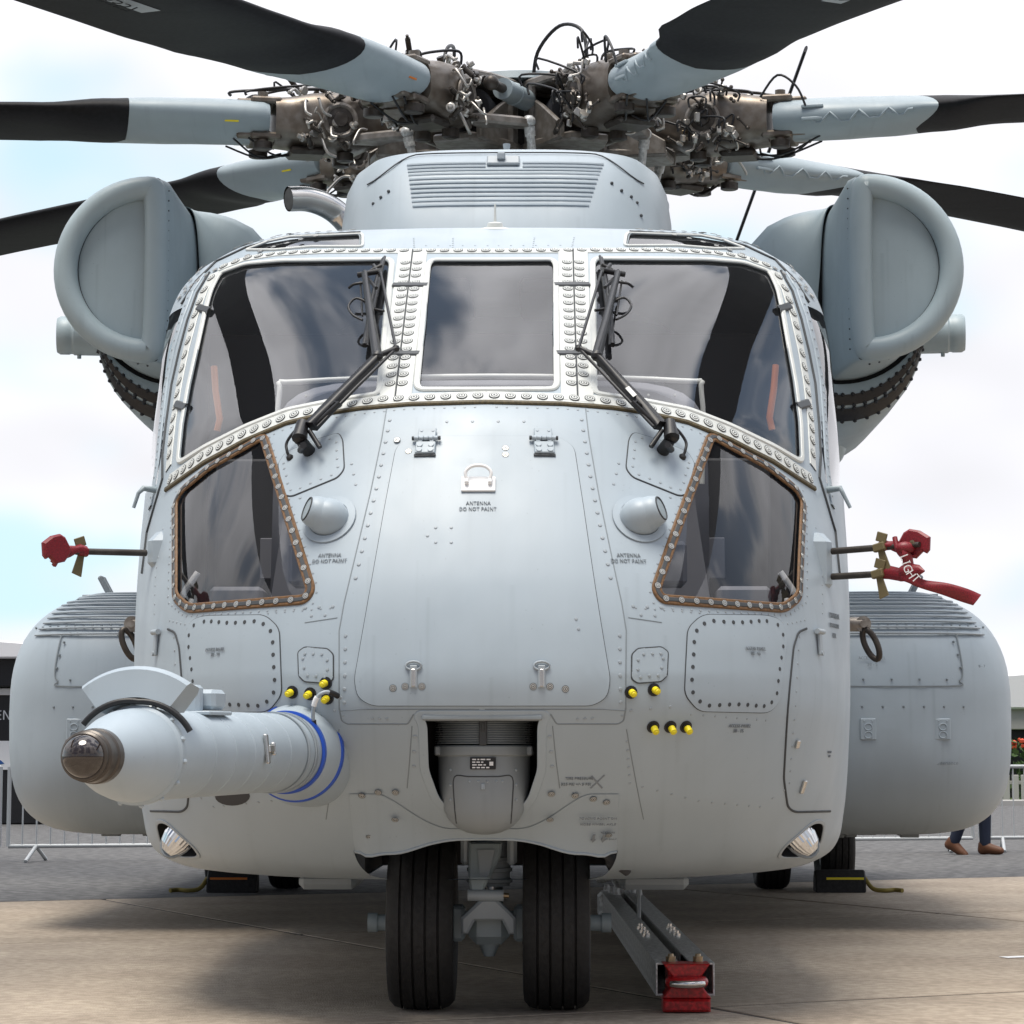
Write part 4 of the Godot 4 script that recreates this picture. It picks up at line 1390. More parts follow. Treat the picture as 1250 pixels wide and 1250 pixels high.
	for k in 3: g.box(at(Vector3(s * -1.44, 3.12 - 0.1 * k, -4.55)), Vector3(0.03, 0.05, 0.05), 0.01)
	g.box(at(Vector3(s * -1.52, 2.95, -3.6)), Vector3(0.03, 0.10, 0.08), 0.01)
	part("cowl_latch", g, "paint_dull", cowl)

# sponson: a rounded box, described by the depth of its front for each (x, y)
const SP := [2.035, 1.18, 0.745, 0.675, 3.6, -4.15]        # centre x, centre y, half width, half height, exponent, front
func sp_ring(z: float, s: float) -> PackedVector3Array:
	var t := clampf((SP[5] - z) / 0.62, 0.0, 1.0)
	var k := (1.0 - (1.0 - t) ** 2.4) ** (1.0 / 2.4)
	k = lerpf(0.0, 1.0, k)
	var p := PackedVector3Array()
	for i in 72:
		var a := TAU * i / 72.0
		var ca := cos(a); var sa := sin(a)
		var ey := 2.0 / (2.7 if sa > 0 else 4.2)
		var ex := 2.0 / (2.7 if sa > 0 else 4.2)
		var x: float = SP[0] + SP[2] * k * signf(ca) * absf(ca) ** ex * (1.0 - 0.04 * maxf(-sa, 0.0))
		p.append(Vector3(s * x, SP[1] - 0.06 * (1.0 - k) + SP[3] * k * signf(sa) * absf(sa) ** ey, z))
	return p
func sp_front(x: float, y: float) -> Vector3:        # for s = 1
	var e := 2.7 if y > SP[1] else 4.2
	var m: float = absf((x - SP[0]) / SP[2]) ** e + absf((y - SP[1]) / SP[3]) ** e
	var k: float = minf(m ** (1.0 / e), 1.0)
	var t := 1.0 - (1.0 - k ** 2.4) ** (1.0 / 2.4)
	return Vector3(x, y, SP[5] - 0.62 * t)
func sponson(s: float) -> void:
	var rings := []
	for t in [0.0004, 0.004, 0.015, 0.04, 0.08, 0.14, 0.22, 0.32, 0.45, 0.6, 0.8, 1.0]: rings.append(sp_ring(SP[5] - 0.62 * t, s))
	rings.append(sp_ring(-8.0, s)); rings.append(sp_ring(-11.0, s))
	var tail := PackedVector3Array()
	for p in rings[-1]: tail.append(Vector3(lerpf(p.x, s * 1.6, 0.5), lerpf(p.y, 1.4, 0.5), -12.8))
	rings.append(tail)
	var g := G.new(); g.loft(rings)
	var o := part("sponson", g, "paint", heli)
	for i in 11:
		var y := 1.835 - 0.012 * i - 0.0012 * i * i
		var xa := 1.30; var xb := 2.40 + 0.019 * i
		var p := []; var nn := []
		for k in 25:
			var q := sp_front(lerpf(xa, xb, k / 24.0), y)
			p.append(Vector3(q.x * s, q.y, q.z)); nn.append(Vector3(s * 0.12 * k / 24.0, 0.75, 0.65).normalized())
		g = G.new(); g.strip(p, nn, 0.012, 0.008)
		part("vent_rib", g, "paint_dull", o)
	g = G.new()
	var line := func(pts: Array, w: float) -> void:
		var p := []; var nn := []
		for q in pts:
			var v := sp_front(q.x, q.y)
			var e := 0.01
			var a := sp_front(q.x + e, q.y) - sp_front(q.x - e, q.y); var b := sp_front(q.x, q.y + e) - sp_front(q.x, q.y - e)
			var nrm := a.cross(b).normalized()
			p.append(Vector3(v.x * s, v.y, v.z)); nn.append(Vector3(nrm.x * s, nrm.y, nrm.z))
		g.strip(p, nn, w, 0.003)
	line.call(curve([Vector2(1.45, 1.31), Vector2(2.35, 1.31), Vector2(2.42, 1.34), Vector2(2.44, 1.40), Vector2(2.42, 1.6)], 5), 0.008)
	line.call(curve([Vector2(1.45, 0.87), Vector2(2.3, 0.87)], 8), 0.004)
	line.call(curve([Vector2(1.45, 0.84), Vector2(2.3, 0.84)], 8), 0.004)
	part("panel_gap", g, "soft_seam", o)
	g = G.new()
	for e in [[1.45, 2.6, 1.64, 0.05], [1.45, 2.36, 1.60, 0.22], [1.45, 2.36, 1.345, 0.15], [1.45, 2.55, 1.20, 0.11], [1.45, 2.3, 0.75, 0.14], [1.45, 2.2, 0.64, 0.14]]:
		var x: float = e[0]
		while x < e[1]:
			var q := sp_front(x, e[2]); g.ball(Vector3(q.x * s, q.y, q.z), Vector3(0.007, 0.007, 0.006), 6)
			x += e[3]
	for e in [[2.40, 1.55], [2.42, 1.48], [2.43, 1.41], [2.37, 1.60], [2.29, 0.7], [2.28, 0.67]]:
		var q := sp_front(e[0], e[1]); g.ball(Vector3(q.x * s, q.y, q.z), Vector3(0.008, 0.008, 0.007), 6)
	part("rivet_heads", g, "soft_seam", o, "stuff")
	for x in [1.92, 2.32]:
		var q := sp_front(x, 1.08)
		var f := at(Vector3(q.x * s, q.y, q.z + 0.002))
		g = G.new(); g.box(f, Vector3(0.085, 0.115, 0.012), 0.005)
		for dy in [-0.03, 0.012]: g.torus(range(14).map(func(k): return f * Vector3(0.02 * cos(TAU * k / 14), dy + 0.018 * sin(TAU * k / 14), 0.007)), 0.0035, 6)
		for dx in [-0.022, 0.022]: g.ball(f * Vector3(dx, 0.043, 0.006), Vector3(0.005, 0.005, 0.004), 6)
		part("fuel_receptacle", g, "paint", o)
	# fin-like light panel on the outer corner
	g = G.new()
	var c := Vector3(s * 2.655, 1.02, -4.60)
	var fb := Basis(Vector3.UP, s * 1.02)
	var outline := PackedVector2Array()
	for k in 24:
		var a := TAU * k / 24.0
		outline.append(Vector2(0.11 * cos(a), 0.24 * sin(a) * (1.0 if sin(a) > 0 else 0.9)))
	g.prism(outline, at(c, fb), 0.10, 0.012)
	var fp := part("position_light_panel", g, "paint", o)
	g = G.new()
	g.torus(range(20).map(func(k): return at(c, fb) * Vector3(0.065 * cos(TAU * k / 20), 0.09 * sin(TAU * k / 20) + 0.02, 0.051)), 0.004, 6)
	for k in 18:
		var a := TAU * k / 18.0
		g.ball(at(c, fb) * Vector3(0.09 * cos(a), 0.21 * sin(a), 0.05), Vector3(0.005, 0.005, 0.004), 6)
	part("panel_ring", g, "seam", fp)
	for e in [[1.95, 1.46, "ACCESS PANEL", 0.022], [1.95, 1.425, "3B - 5", 0.022], [2.08, 0.93, "ACCESS", 0.024], [2.08, 0.895, "DOOR", 0.022], [2.28, 0.90, "Danger maintenance", 0.026], [2.55, 1.42, "3B - 7", 0.018], [2.12, 0.80, "NO STEP BEYOND THIS LINE", 0.014]]:
		if s < 0: continue
		var q := sp_front(e[0], e[1])
		lettering(e[2], e[3], "stencil", at(q + Vector3(0, 0, 0.002), Basis(Vector3.RIGHT, -0.05)), o)
	g = G.new()
	g.box(at(Vector3(s * 2.3, 1.90, -4.95), Basis(Vector3(0, 0, 1), -0.5 * s)), Vector3(0.03, 0.13, 0.12), 0.008)
	part("sponson_antenna", g, "paint_dark", o)
	g = G.new()
	g.box(at(Vector3(s * 1.95, 1.89, -5.6)), Vector3(0.05, 0.09, 0.1), 0.008)
	part("sponson_antenna", g, "paint_dark", o)
	g = G.new()
	for i in 14: g.box(at(Vector3(s * rng.randf_range(1.5, 2.3), 0.495, rng.randf_range(-5.6, -4.9))), Vector3(rng.randf_range(0.04, 0.12), 0.02, 0.06), 0.004)
	part("drain_fittings", g, "paint_dark", o, "stuff")

func tyre(g: G, c: Vector3, r: float, w: float) -> void:
	var p := []
	var h := w / 2
	p.append(Vector2(r * 0.58, -h * 0.72)); p.append(Vector2(r * 0.66, -h * 0.86)); p.append(Vector2(r * 0.80, -h)); p.append(Vector2(r * 0.90, -h * 0.97)); p.append(Vector2(r * 0.965, -h * 0.82))
	for k in 4:
		var x: float = lerpf(-h * 0.56, h * 0.56, k / 3.0)
		var rr := r * (1.0 - 0.022 * (x / h) ** 2)
		p.append(Vector2(rr, x - 0.0045)); p.append(Vector2(rr - 0.012, x - 0.003)); p.append(Vector2(rr - 0.012, x + 0.003)); p.append(Vector2(rr, x + 0.0045))
	var q := []
	for v in p.slice(0, 5): q.append(Vector2(v.x, -v.y))
	q.reverse()
	p.append_array(q)
	g.lathe(at(c, Basis(Vector3(0, 0, 1), -PI / 2)), p, 72, false)

func gear() -> void:
	var g: G
	var nz := -0.2
	var ay := 0.315
	g = G.new()
	g.cyl(Vector3(0, 0.62, nz), Vector3(0, 1.0, nz), 0.085, 0.085, 24)
	g.cyl(Vector3(0, 0.45, nz), Vector3(0, 0.64, nz), 0.075, 0.08, 24)
	for y in [0.46, 0.5, 0.54]: g.lathe(at(Vector3(0, y, nz)), [Vector2(0.076, 0), Vector2(0.084, 0.004), Vector2(0.084, 0.016), Vector2(0.076, 0.02)], 24, false)
	g.box(at(Vector3(0, 0.66, nz + 0.02)), Vector3(0.26, 0.07, 0.14), 0.02)
	for s in [-1, 1]: g.box(at(Vector3(s * 0.085, 0.60, nz + 0.10)), Vector3(0.036, 0.14, 0.07), 0.012)
	var o := part("nose_gear_strut", g, "paint_dull", heli)
	g = G.new(); g.cyl(Vector3(0, 0.30, nz), Vector3(0, 0.47, nz), 0.05, 0.05, 20)
	part("oleo_piston", g, "steel", o)
	g = G.new()       # upper and lower torque links
	var ul := PackedVector2Array([Vector2(-0.06, 0.08), Vector2(0.062, 0.08), Vector2(0.055, 0.03), Vector2(0.0, -0.085), Vector2(-0.005, -0.115), Vector2(-0.05, -0.115), Vector2(-0.062, -0.05)])
	g.prism(ul, at(Vector3(-0.012, 0.535, nz + 0.155), Basis(Vector3.RIGHT, -0.25)), 0.03, 0.008)
	part("torque_link", g, "cuff", o)
	g = G.new()
	g.prism(PackedVector2Array([Vector2(-0.028, 0.05), Vector2(0.035, 0.05), Vector2(0.012, -0.05), Vector2(-0.018, -0.05)]), at(Vector3(-0.012, 0.54, nz + 0.174), Basis(Vector3.RIGHT, -0.25)), 0.004)
	part("link_recess", g, "paint_dull", o)
	g = G.new()
	g.cyl(Vector3(-0.075, 0.425, nz + 0.19), Vector3(0.055, 0.425, nz + 0.19), 0.021, 0.021, 14)
	g.prism(PackedVector2Array([Vector2(-0.025, 0.07), Vector2(0.03, 0.07), Vector2(0.10, 0.0), Vector2(0.10, -0.06), Vector2(0.075, -0.06), Vector2(0.05, -0.01), Vector2(-0.05, -0.01), Vector2(-0.075, -0.06), Vector2(-0.10, -0.06), Vector2(-0.10, 0.0)]), at(Vector3(0.0, 0.345, nz + 0.165), Basis(Vector3.RIGHT, 0.2)), 0.035, 0.009)
	part("torque_link", g, "paint_dull", o)
	g = G.new()
	g.cyl(Vector3(0.03, 0.425, nz + 0.19), Vector3(0.075, 0.425, nz + 0.19), 0.010, 0.010, 8)
	part("link_pin", g, "bronze", o)
	g = G.new()
	g.cyl(Vector3(-0.30, ay, nz), Vector3(0.30, ay, nz), 0.044, 0.044, 18)
	g.box(at(Vector3(0, ay - 0.01, nz + 0.02)), Vector3(0.15, 0.13, 0.16), 0.03)
	g.cyl(Vector3(0, ay - 0.12, nz + 0.03), Vector3(0, ay - 0.05, nz + 0.03), 0.02, 0.05, 12)
	for s in [-1, 1]:
		g.box(at(Vector3(s * 0.115, ay, nz)), Vector3(0.05, 0.13, 0.13), 0.012)
		g.cyl(Vector3(s * 0.34, ay, nz), Vector3(s * 0.415, ay, nz), 0.030, 0.030, 16)
		g.cyl(Vector3(s * 0.415, ay, nz), Vector3(s * 0.45, ay, nz), 0.036, 0.036, 16)
	part("axle", g, "cuff", o)
	for s in [-1, 1]:
		g = G.new(); tyre(g, Vector3(s * 0.247, 0.318, nz), 0.318, 0.245)
		var t := part("nose_wheel_tyre", g, "rubber", heli)
		g = G.new()
		for k in [-1.0, 1.0]:
			g.lathe(at(Vector3(s * 0.247, 0.318, nz), Basis(Vector3(0, 0, 1), -PI / 2 * k)), [Vector2(0.19, 0.086), Vector2(0.195, 0.10), Vector2(0.18, 0.102), Vector2(0.17, 0.07), Vector2(0.10, 0.055), Vector2(0.08, 0.10), Vector2(0.0, 0.105)], 32, false)
			for q in 8:
				var a := TAU * q / 8
				g.cyl(Vector3(s * 0.247 + k * 0.06, 0.318 + 0.13 * cos(a), nz + 0.13 * sin(a)), Vector3(s * 0.247 + k * 0.092, 0.318 + 0.13 * cos(a), nz + 0.13 * sin(a)), 0.014, 0.014, 6)
		part("wheel_rim", g, "cuff", t)
	g = G.new()
	g.tube(curve([Vector3(0.38, 0.62, 0.2), Vector3(0.46, 0.55, 0.22), Vector3(0.5, 0.52, 0.2)], 4), 0.018, 8)
	g.box(at(Vector3(0.47, 0.55, 0.18)), Vector3(0.09, 0.06, 0.08), 0.02)
	part("gear_door_link", g, "well_dark", heli)
	for s in [-1, 1]:
		for k in 2:
			var x: float = s * (1.74 if k == 0 else 2.19) + 0.08
			g = G.new(); tyre(g, Vector3(x, 0.33, -8.85), 0.33, 0.245)
			var t := part("main_wheel_tyre", g, "rubber", heli)
			g = G.new(); g.lathe(at(Vector3(x - 0.09, 0.33, -8.85), Basis(Vector3(0, 0, 1), -PI / 2)), [Vector2(0.19, 0), Vector2(0.15, 0.03), Vector2(0.15, 0.15), Vector2(0.19, 0.18)], 24, true)
			part("wheel_rim", g, "paint_dull", t)
		g = G.new()
		g.cyl(Vector3(s * 1.965, 0.33, -8.85), Vector3(s * 1.965, 1.0, -8.85), 0.08, 0.08, 16)
		g.cyl(Vector3(s * 1.6, 0.33, -8.85), Vector3(s * 2.25, 0.33, -8.85), 0.05, 0.05, 12)
		g.box(at(Vector3(s * 1.965, 0.48, -8.7)), Vector3(0.5, 0.12, 0.1), 0.02)
		part("main_gear_strut", g, "paint_dull", heli)

func probe() -> void:
	var tip := on_z(110, 916, 2.75)
	var nosec := on_z(168, 922, 2.2)
	var ru := uv_of(358, 918)
	var root := S(ru) + Vector3(0.02, 0, 0.03)
	var ax := (nosec - root).normalized()
	tip = nosec + ax * 0.45
	var L := nosec.distance_to(root)
	var xf := Transform3D(G.frame(ax) * Basis.from_scale(Vector3(0.93, 1, 0.93)), root)
	var g := G.new()
	var pr := [Vector2(0.137, -0.15), Vector2(0.137, 0.0)]
	for k in 7: pr.append_array([Vector2(0.1365, 0.12 + k * L * 0.12), Vector2(0.1335, 0.123 + k * L * 0.12), Vector2(0.1335, 0.128 + k * L * 0.12), Vector2(0.1365, 0.131 + k * L * 0.12)])
	pr.append_array([Vector2(0.138, L * 0.9), Vector2(0.138, L)])
	g.lathe(xf, pr, 64, false)
	var o := part("refuelling_probe", g, "paint", heli)
	g = G.new()
	g.lathe(xf, [Vector2(0.146, L - 0.02), Vector2(0.148, L - 0.012), Vector2(0.148, L + 0.016), Vector2(0.142, L + 0.021), Vector2(0.139, L + 0.024), Vector2(0.139, L + 0.032), Vector2(0.134, L + 0.096), Vector2(0.122, L + 0.160), Vector2(0.104, L + 0.224), Vector2(0.088, L + 0.272), Vector2(0.078, L + 0.292)], 64, true)
	for k in 14:
		var a := TAU * k / 14
		g.ball(xf * Vector3(0.149 * cos(a), L + 0.003, 0.149 * sin(a)), Vector3(0.008, 0.008, 0.008), 8)
	part("probe_nose", g, "paint", o)
	g = G.new()
	g.lathe(xf, [Vector2(0.079, L + 0.290), Vector2(0.079, L + 0.320), Vector2(0.074, L + 0.326), Vector2(0.076, L + 0.333), Vector2(0.074, L + 0.368), Vector2(0.067, L + 0.374), Vector2(0.070, L + 0.381), Vector2(0.070, L + 0.392), Vector2(0.064, L + 0.397)], 48, true)
	for k in 3: g.box(xf * at(Vector3(0.077 * cos(0.9 + k * 0.3), L + 0.352, -0.077 * sin(0.9 + k * 0.3)), Basis(Vector3.UP, 0.9 + k * 0.3)), Vector3(0.008, 0.03, 0.012), 0.002)
	part("probe_tip", g, "probe_tip", o)
	g = G.new()
	g.lathe(xf, [Vector2(0.062, L + 0.392), Vector2(0.060, L + 0.404), Vector2(0.050, L + 0.424), Vector2(0.03, L + 0.439), Vector2(0.0, L + 0.445)], 40, false)
	part("probe_valve", g, "probe_glass", o)
	g = G.new()
	for e in [[0.30, 0.008], [0.20, 0.004], [0.225, 0.004]]:
		g.lathe(xf, [Vector2(0.138, e[0] - e[1]), Vector2(0.1425, e[0] - e[1]), Vector2(0.1425, e[0] + e[1]), Vector2(0.138, e[0] + e[1])], 64, false)
	part("probe_band", g, "paint_dull", o)
	g = G.new()
	g.lathe(xf, [Vector2(0.138, 0.128), Vector2(0.148, 0.130), Vector2(0.148, 0.150), Vector2(0.138, 0.152)], 64, false)
	g.lathe(xf, [Vector2(0.168, 0.022), Vector2(0.181, 0.025), Vector2(0.179, 0.040), Vector2(0.168, 0.043)], 64, false)
	part("blue_tape", g, "blue_tape", o)
	g = G.new()
	g.lathe(xf, [Vector2(0.205, -0.20), Vector2(0.198, -0.06), Vector2(0.177, 0.025), Vector2(0.160, 0.10), Vector2(0.147, 0.128), Vector2(0.138, 0.130)], 64, false)
	part("probe_collar", g, "paint", o)
	# flood lamp shroud, bracket and clips on top
	g = G.new()
	var rings := []
	for i in 17:
		var a := PI * (0.30 + 0.42 * i / 16.0)
		var r := PackedVector3Array()
		for e in [[0.152, L - 0.02], [0.155, L - 0.12], [0.225, L - 0.12], [0.245, L - 0.10], [0.262, L + 0.000], [0.252, L + 0.016], [0.170, L + 0.028]]:
			r.append(xf.origin + ax * e[1] + Vector3(cos(a), sin(a), 0) * e[0] * 0.94)
		rings.append(r)
	g.loft(rings, true, true, true, false)
	part("probe_shroud", g, "paint", o)
	g = G.new()
	var arc := []
	for i in 25:
		var a := PI * (0.13 + 0.70 * i / 24.0)
		arc.append(xf.origin + ax * (L + 0.024) + Vector3(cos(a), sin(a), 0) * (0.148 + 0.018 * absf(i - 12) / 12.0))
	g.tube(arc, 0.009, 8)
	part("shroud_seal", g, "black", o)
	g = G.new()
	var up := Vector3.UP
	var bx := Transform3D(Basis(ax.cross(up).normalized() * -1, up, ax), xf.origin + ax * (L * 0.70) + up * 0.145)
	g.box(bx * at(Vector3(0, 0.015, 0.03)), Vector3(0.07, 0.085, 0.05), 0.010)
	g.box(bx * at(Vector3(0.03, 0.015, -0.05)), Vector3(0.075, 0.06, 0.11), 0.012)
	g.box(bx * at(Vector3(0.01, -0.025, -0.02)), Vector3(0.14, 0.012, 0.2), 0.003)
	part("probe_bracket", g, "paint", o)
	g = G.new()
	g.box(bx * at(Vector3(-0.02, -0.005, 0.22), Basis(Vector3(0, 0, 1), 0.5)), Vector3(0.07, 0.03, 0.03), 0.006)
	part("probe_clip", g, "frame_white", o)
	g = G.new()
	var fx := xf * at(Vector3(0, L * 0.52, 0))
	var side := (Vector3(0.9, 0.1, 0.45) - ax * Vector3(0.9, 0.1, 0.45).dot(ax)).normalized()
	var fb := Transform3D(Basis(ax.cross(side) * -1, ax, side), xf.origin + ax * L * 0.5 + side * 0.128)
	g.box(fb * at(Vector3(0, 0, 0.004)), Vector3(0.09, 0.02, 0.012), 0.003)
	g.box(fb * at(Vector3(0, -0.03, 0.006)), Vector3(0.025, 0.05, 0.014), 0.004)
	g.box(fb * at(Vector3(0, -0.06, 0.006)), Vector3(0.04, 0.012, 0.014), 0.004)
	part("probe_fastener", g, "steel", o)
	# bonding lead between the probe and the nose
	var lead := []
	for q in [[384, 892, 0.10], [382, 872, 0.09], [386, 853, 0.085], [396, 845, 0.075], [407, 847, 0.05], [416, 852, 0.012]]:
		var u := uv_of(q[0], q[1])
		lead.append(on_z(q[0], q[1], S(u).z + q[2]))
	var lc := curve(lead, 6)
	g = G.new(); g.tube(lc, 0.0065, 8)
	part("bonding_lead", g, "paint_dull", o)
	g = G.new(); g.tube(lc.slice(9, 14), 0.009, 8)
	part("lead_sleeve", g, "white", o)
	g = G.new(); g.tube(lc.slice(0, 5), 0.010, 8)
	part("lead_boot", g, "black", o)
	g = G.new(); g.tube(lc.slice(21, 28), 0.0105, 8)
	part("lead_boot", g, "black", o)

var cover_at := {}
func pitot(s: float) -> void:
	var c := S(uv_of(190.0 if s < 0 else 1006.0, 674 if s < 0 else 688))
	var z := c.z
	var g := G.new()
	var hh := 0.150 if s < 0 else 0.225
	g.box(at(Vector3(c.x + s * -0.02, c.y, z), Basis(Vector3.UP, s * 0.95)), Vector3(0.11, hh, 0.09), 0.035)
	g.box(at(Vector3(c.x + s * -0.05, c.y - hh * 0.5, z + 0.04), Basis(Vector3.UP, s * 0.95)), Vector3(0.05, 0.05, 0.05), 0.02)
	var o := part("pitot_mount", g, "paint", heli)
	for e in ([[178, 675, 52, 672]] if s < 0 else [[1016, 673, 1142, 663], [1016, 704, 1138, 697]]):
		var a := on_z(e[0], e[1], z + 0.03)
		var b := on_z(e[2], e[3], z + 0.32)
		g = G.new(); g.tube([a, a.lerp(b, 0.6), b.lerp(a, 0.15)], [0.0125, 0.012, 0.010], 12)
		part("pitot_tube", g, "hub_dark", o)
		cover_at[str(s) + str(e[1])] = [a, b]
	# shackle on the flank
	var k := on_z(162 if s < 0 else 1053, 762, -0.95)
	g = G.new()
	g.cyl(k + Vector3(-s * 0.08, 0, 0), k + Vector3(s * 0.01, 0, 0), 0.03, 0.03, 14)
	g.lathe(at(k + Vector3(s * 0.0, 0, 0), Basis(Vector3(1, 0, 0), PI / 2)), [Vector2(0.018, -0.02), Vector2(0.032, -0.02), Vector2(0.032, 0.025), Vector2(0.018, 0.025)], 18, false)
	g.cyl(k + Vector3(0, 0, -0.02), k + Vector3(0, 0, 0.04), 0.016, 0.016, 10)
	var sh := part("tie_down_shackle", g, "hub_grey", heli)
	g = G.new()
	var ring := []
	for i in 24:
		var a := TAU * i / 24
		ring.append(k + Vector3(s * 0.024 * cos(a) + (0.030 if s > 0 else -0.008) - 0.022 * sin(a), -0.082 + 0.060 * sin(a), 0.02 + 0.01 * cos(a)))
	g.torus(ring, 0.013, 8)
	part("shackle_ring", g, "hub_dark", sh)
	g = G.new()
	var fl := on_z(176 if s < 0 else 1026, 601, -0.9)
	var vz := S(uv_of(190 if s < 0 else 1010, 598)).z
	g.tube([S(uv_of(190 if s < 0 else 1010, 598)), on_z(175 if s < 0 else 1026, 596, vz + 0.05), on_z(169 if s < 0 else 1029, 602, vz + 0.05), on_z(163 if s < 0 else 1038, 620, vz + 0.05)], [0.014, 0.011, 0.008, 0.007], 8)
	part("angle_vane", g, "cuff", heli)
	g = G.new()
	g.box(at(Vector3(s * 1.455, 1.75, -1.75)), Vector3(0.05, 0.09, 0.12), 0.01)
	g.box(at(Vector3(s * 1.46, 2.36, -2.4)), Vector3(0.06, 0.13, 0.12), 0.01)
	part("door_fitting", g, "paint_dull", heli)

# ---------------------------------------------------------------- rotor
const RC := Vector3(0.05, 5.06, -7.0)
func airfoil(chord: float, thick: float, n := 14) -> PackedVector2Array:      # leading edge at +x, quarter chord at 0
	var up := []; var lo := []
	for i in n + 1:
		var t := 0.5 - 0.5 * cos(PI * i / n)
		var h := 5.0 * thick * (0.2969 * sqrt(t) - 0.126 * t - 0.3516 * t * t + 0.2843 * t ** 3 - 0.1015 * t ** 4)
		up.append(Vector2((0.27 - t) * chord, h * chord + 0.012 * chord * sin(PI * t)))
		if i > 0 and i < n: lo.append(Vector2((0.27 - t) * chord, -h * chord + 0.012 * chord * sin(PI * t)))
	lo.reverse()
	return PackedVector2Array(up + lo)
const BL := [[1.70, 0.46, 0.25, 0.0, 0.0], [1.74, 0.50, 0.27, 0.0, 0.0], [2.1, 0.56, 0.265, 0.0, 0.15], [2.4, 0.60, 0.255, 0.05, 0.35], [2.75, 0.64, 0.24, 0.25, 0.55], [3.15, 0.64, 0.22, 0.86, 0.5], [3.6, 0.64, 0.2, 1.0, 0.0]]
var foil := PackedVector2Array()
func blade_pt(r: float, i: int) -> Vector3:
	if foil.is_empty(): foil = airfoil(0.93, 0.115)
	var k := 0
	while k < BL.size() - 2 and r > BL[k + 1][0]: k += 1
	var t := smoothstep(0.0, 1.0, clampf((r - BL[k][0]) / (BL[k + 1][0] - BL[k][0]), 0.0, 1.0)) if k > 1 else clampf((r - BL[k][0]) / (BL[k + 1][0] - BL[k][0]), 0.0, 1.0)
	var v := []
	for c in range(1, 5): v.append(lerpf(BL[k][c], BL[k + 1][c], t))
	var a := TAU * i / foil.size()
	var e := Vector2(v[0] / 2 * cos(a), v[1] / 2 * sin(a))
	if cos(a) < 0: e.x *= 1.0 + v[3] * (0.5 - 0.5 * sin(a))
	var p: Vector2 = e.lerp(foil[i], v[2]).rotated(deg_to_rad(5.0 - 0.75 * r))
	return Vector3(p.x, p.y - 0.0045 * (r - 1.2) ** 2, r)
func blade_ring(r: float, slant := 0.0) -> PackedVector3Array:
	if foil.is_empty(): foil = airfoil(0.93, 0.115)
	var out := PackedVector3Array()
	for i in foil.size():
		var x := blade_pt(r, i).x
		out.append(blade_pt(r + slant * maxf(0.0, -x - 0.16) * 0.6, i))
	return out

var fit_meshes := []
func fitting_cluster(seed_: int) -> Array:
	var r2 := RandomNumberGenerator.new(); r2.seed = seed_
	var a := G.new(); var b := G.new(); var c := G.new()
	for i in 84:
		var th: float = r2.randf_range(-0.75, PI + 0.75) if i % 4 == 0 else [0.0, PI][i % 2] + r2.randf_range(-0.8, 0.9) * (1.0 if i % 2 == 0 else -1.0)
		var k := r2.randf_range(1.02, 1.16)
		var p := Vector3(0.25 * k * signf(cos(th)) * absf(cos(th)) ** 0.6, 0.2 * k * signf(sin(th)) * absf(sin(th)) ** 0.6, r2.randf_range(1.06, 1.52))
		var g: G = [a, a, b][i % 3]
		match i % 6:
			0:
				var q := p + Vector3(r2.randf_range(-0.12, 0.12), r2.randf_range(-0.12, 0.1), r2.randf_range(-0.12, 0.12))
				g.tube(curve([p, p.lerp(q, 0.3) + Vector3(0, 0.03, 0.02), p.lerp(q, 0.7) + Vector3(0.02, -0.01, 0.03), q], 3), r2.randf_range(0.006, 0.011), 6)
			1: g.box(at(p, Basis.from_euler(Vector3(r2.randf() * 3, r2.randf() * 3, 0))), Vector3(r2.randf_range(0.02, 0.05), r2.randf_range(0.02, 0.07), r2.randf_range(0.02, 0.05)), 0.006)
			2:
				var d := Vector3(r2.randf_range(-1, 1), r2.randf_range(-1, 1), r2.randf_range(-1, 1)).normalized() * r2.randf_range(0.05, 0.11)
				g.cyl(p, p + d, 0.018, 0.018, 8); g.cyl(p + d, p + d * 1.2, 0.011, 0.011, 6); g.cyl(p - d * 0.1, p + d * 0.15, 0.024, 0.024, 6)
			3:
				var q := p + Vector3(r2.randf_range(-0.2, 0.2), r2.randf_range(-0.05, 0.12), r2.randf_range(-0.3, 0.2))
				c.tube(curve([p, p + Vector3(0, 0.06, 0), q + Vector3(0, 0.07, 0), q], 4), 0.0075, 6)
			4: g.lathe(Transform3D(G.frame(Vector3(r2.randf_range(-1, 1), r2.randf_range(-1, 1), r2.randf_range(-1, 1))), p), [Vector2(0.03, 0), Vector2(0.03, 0.014), Vector2(0.016, 0.016), Vector2(0.016, 0.04), Vector2(0.01, 0.042)], 10, true)
			5:
				var q := p + Vector3(r2.randf_range(-0.05, 0.05), r2.randf_range(-0.09, 0.09), r2.randf_range(-0.09, 0.09))
				g.tube([p, q], 0.007, 6); g.ball(p, Vector3(0.014, 0.014, 0.014), 8); g.ball(q, Vector3(0.014, 0.014, 0.014), 8)
	return [a.mesh(M.fitting), b.mesh(M.hub_dark), c.mesh(M.black)]

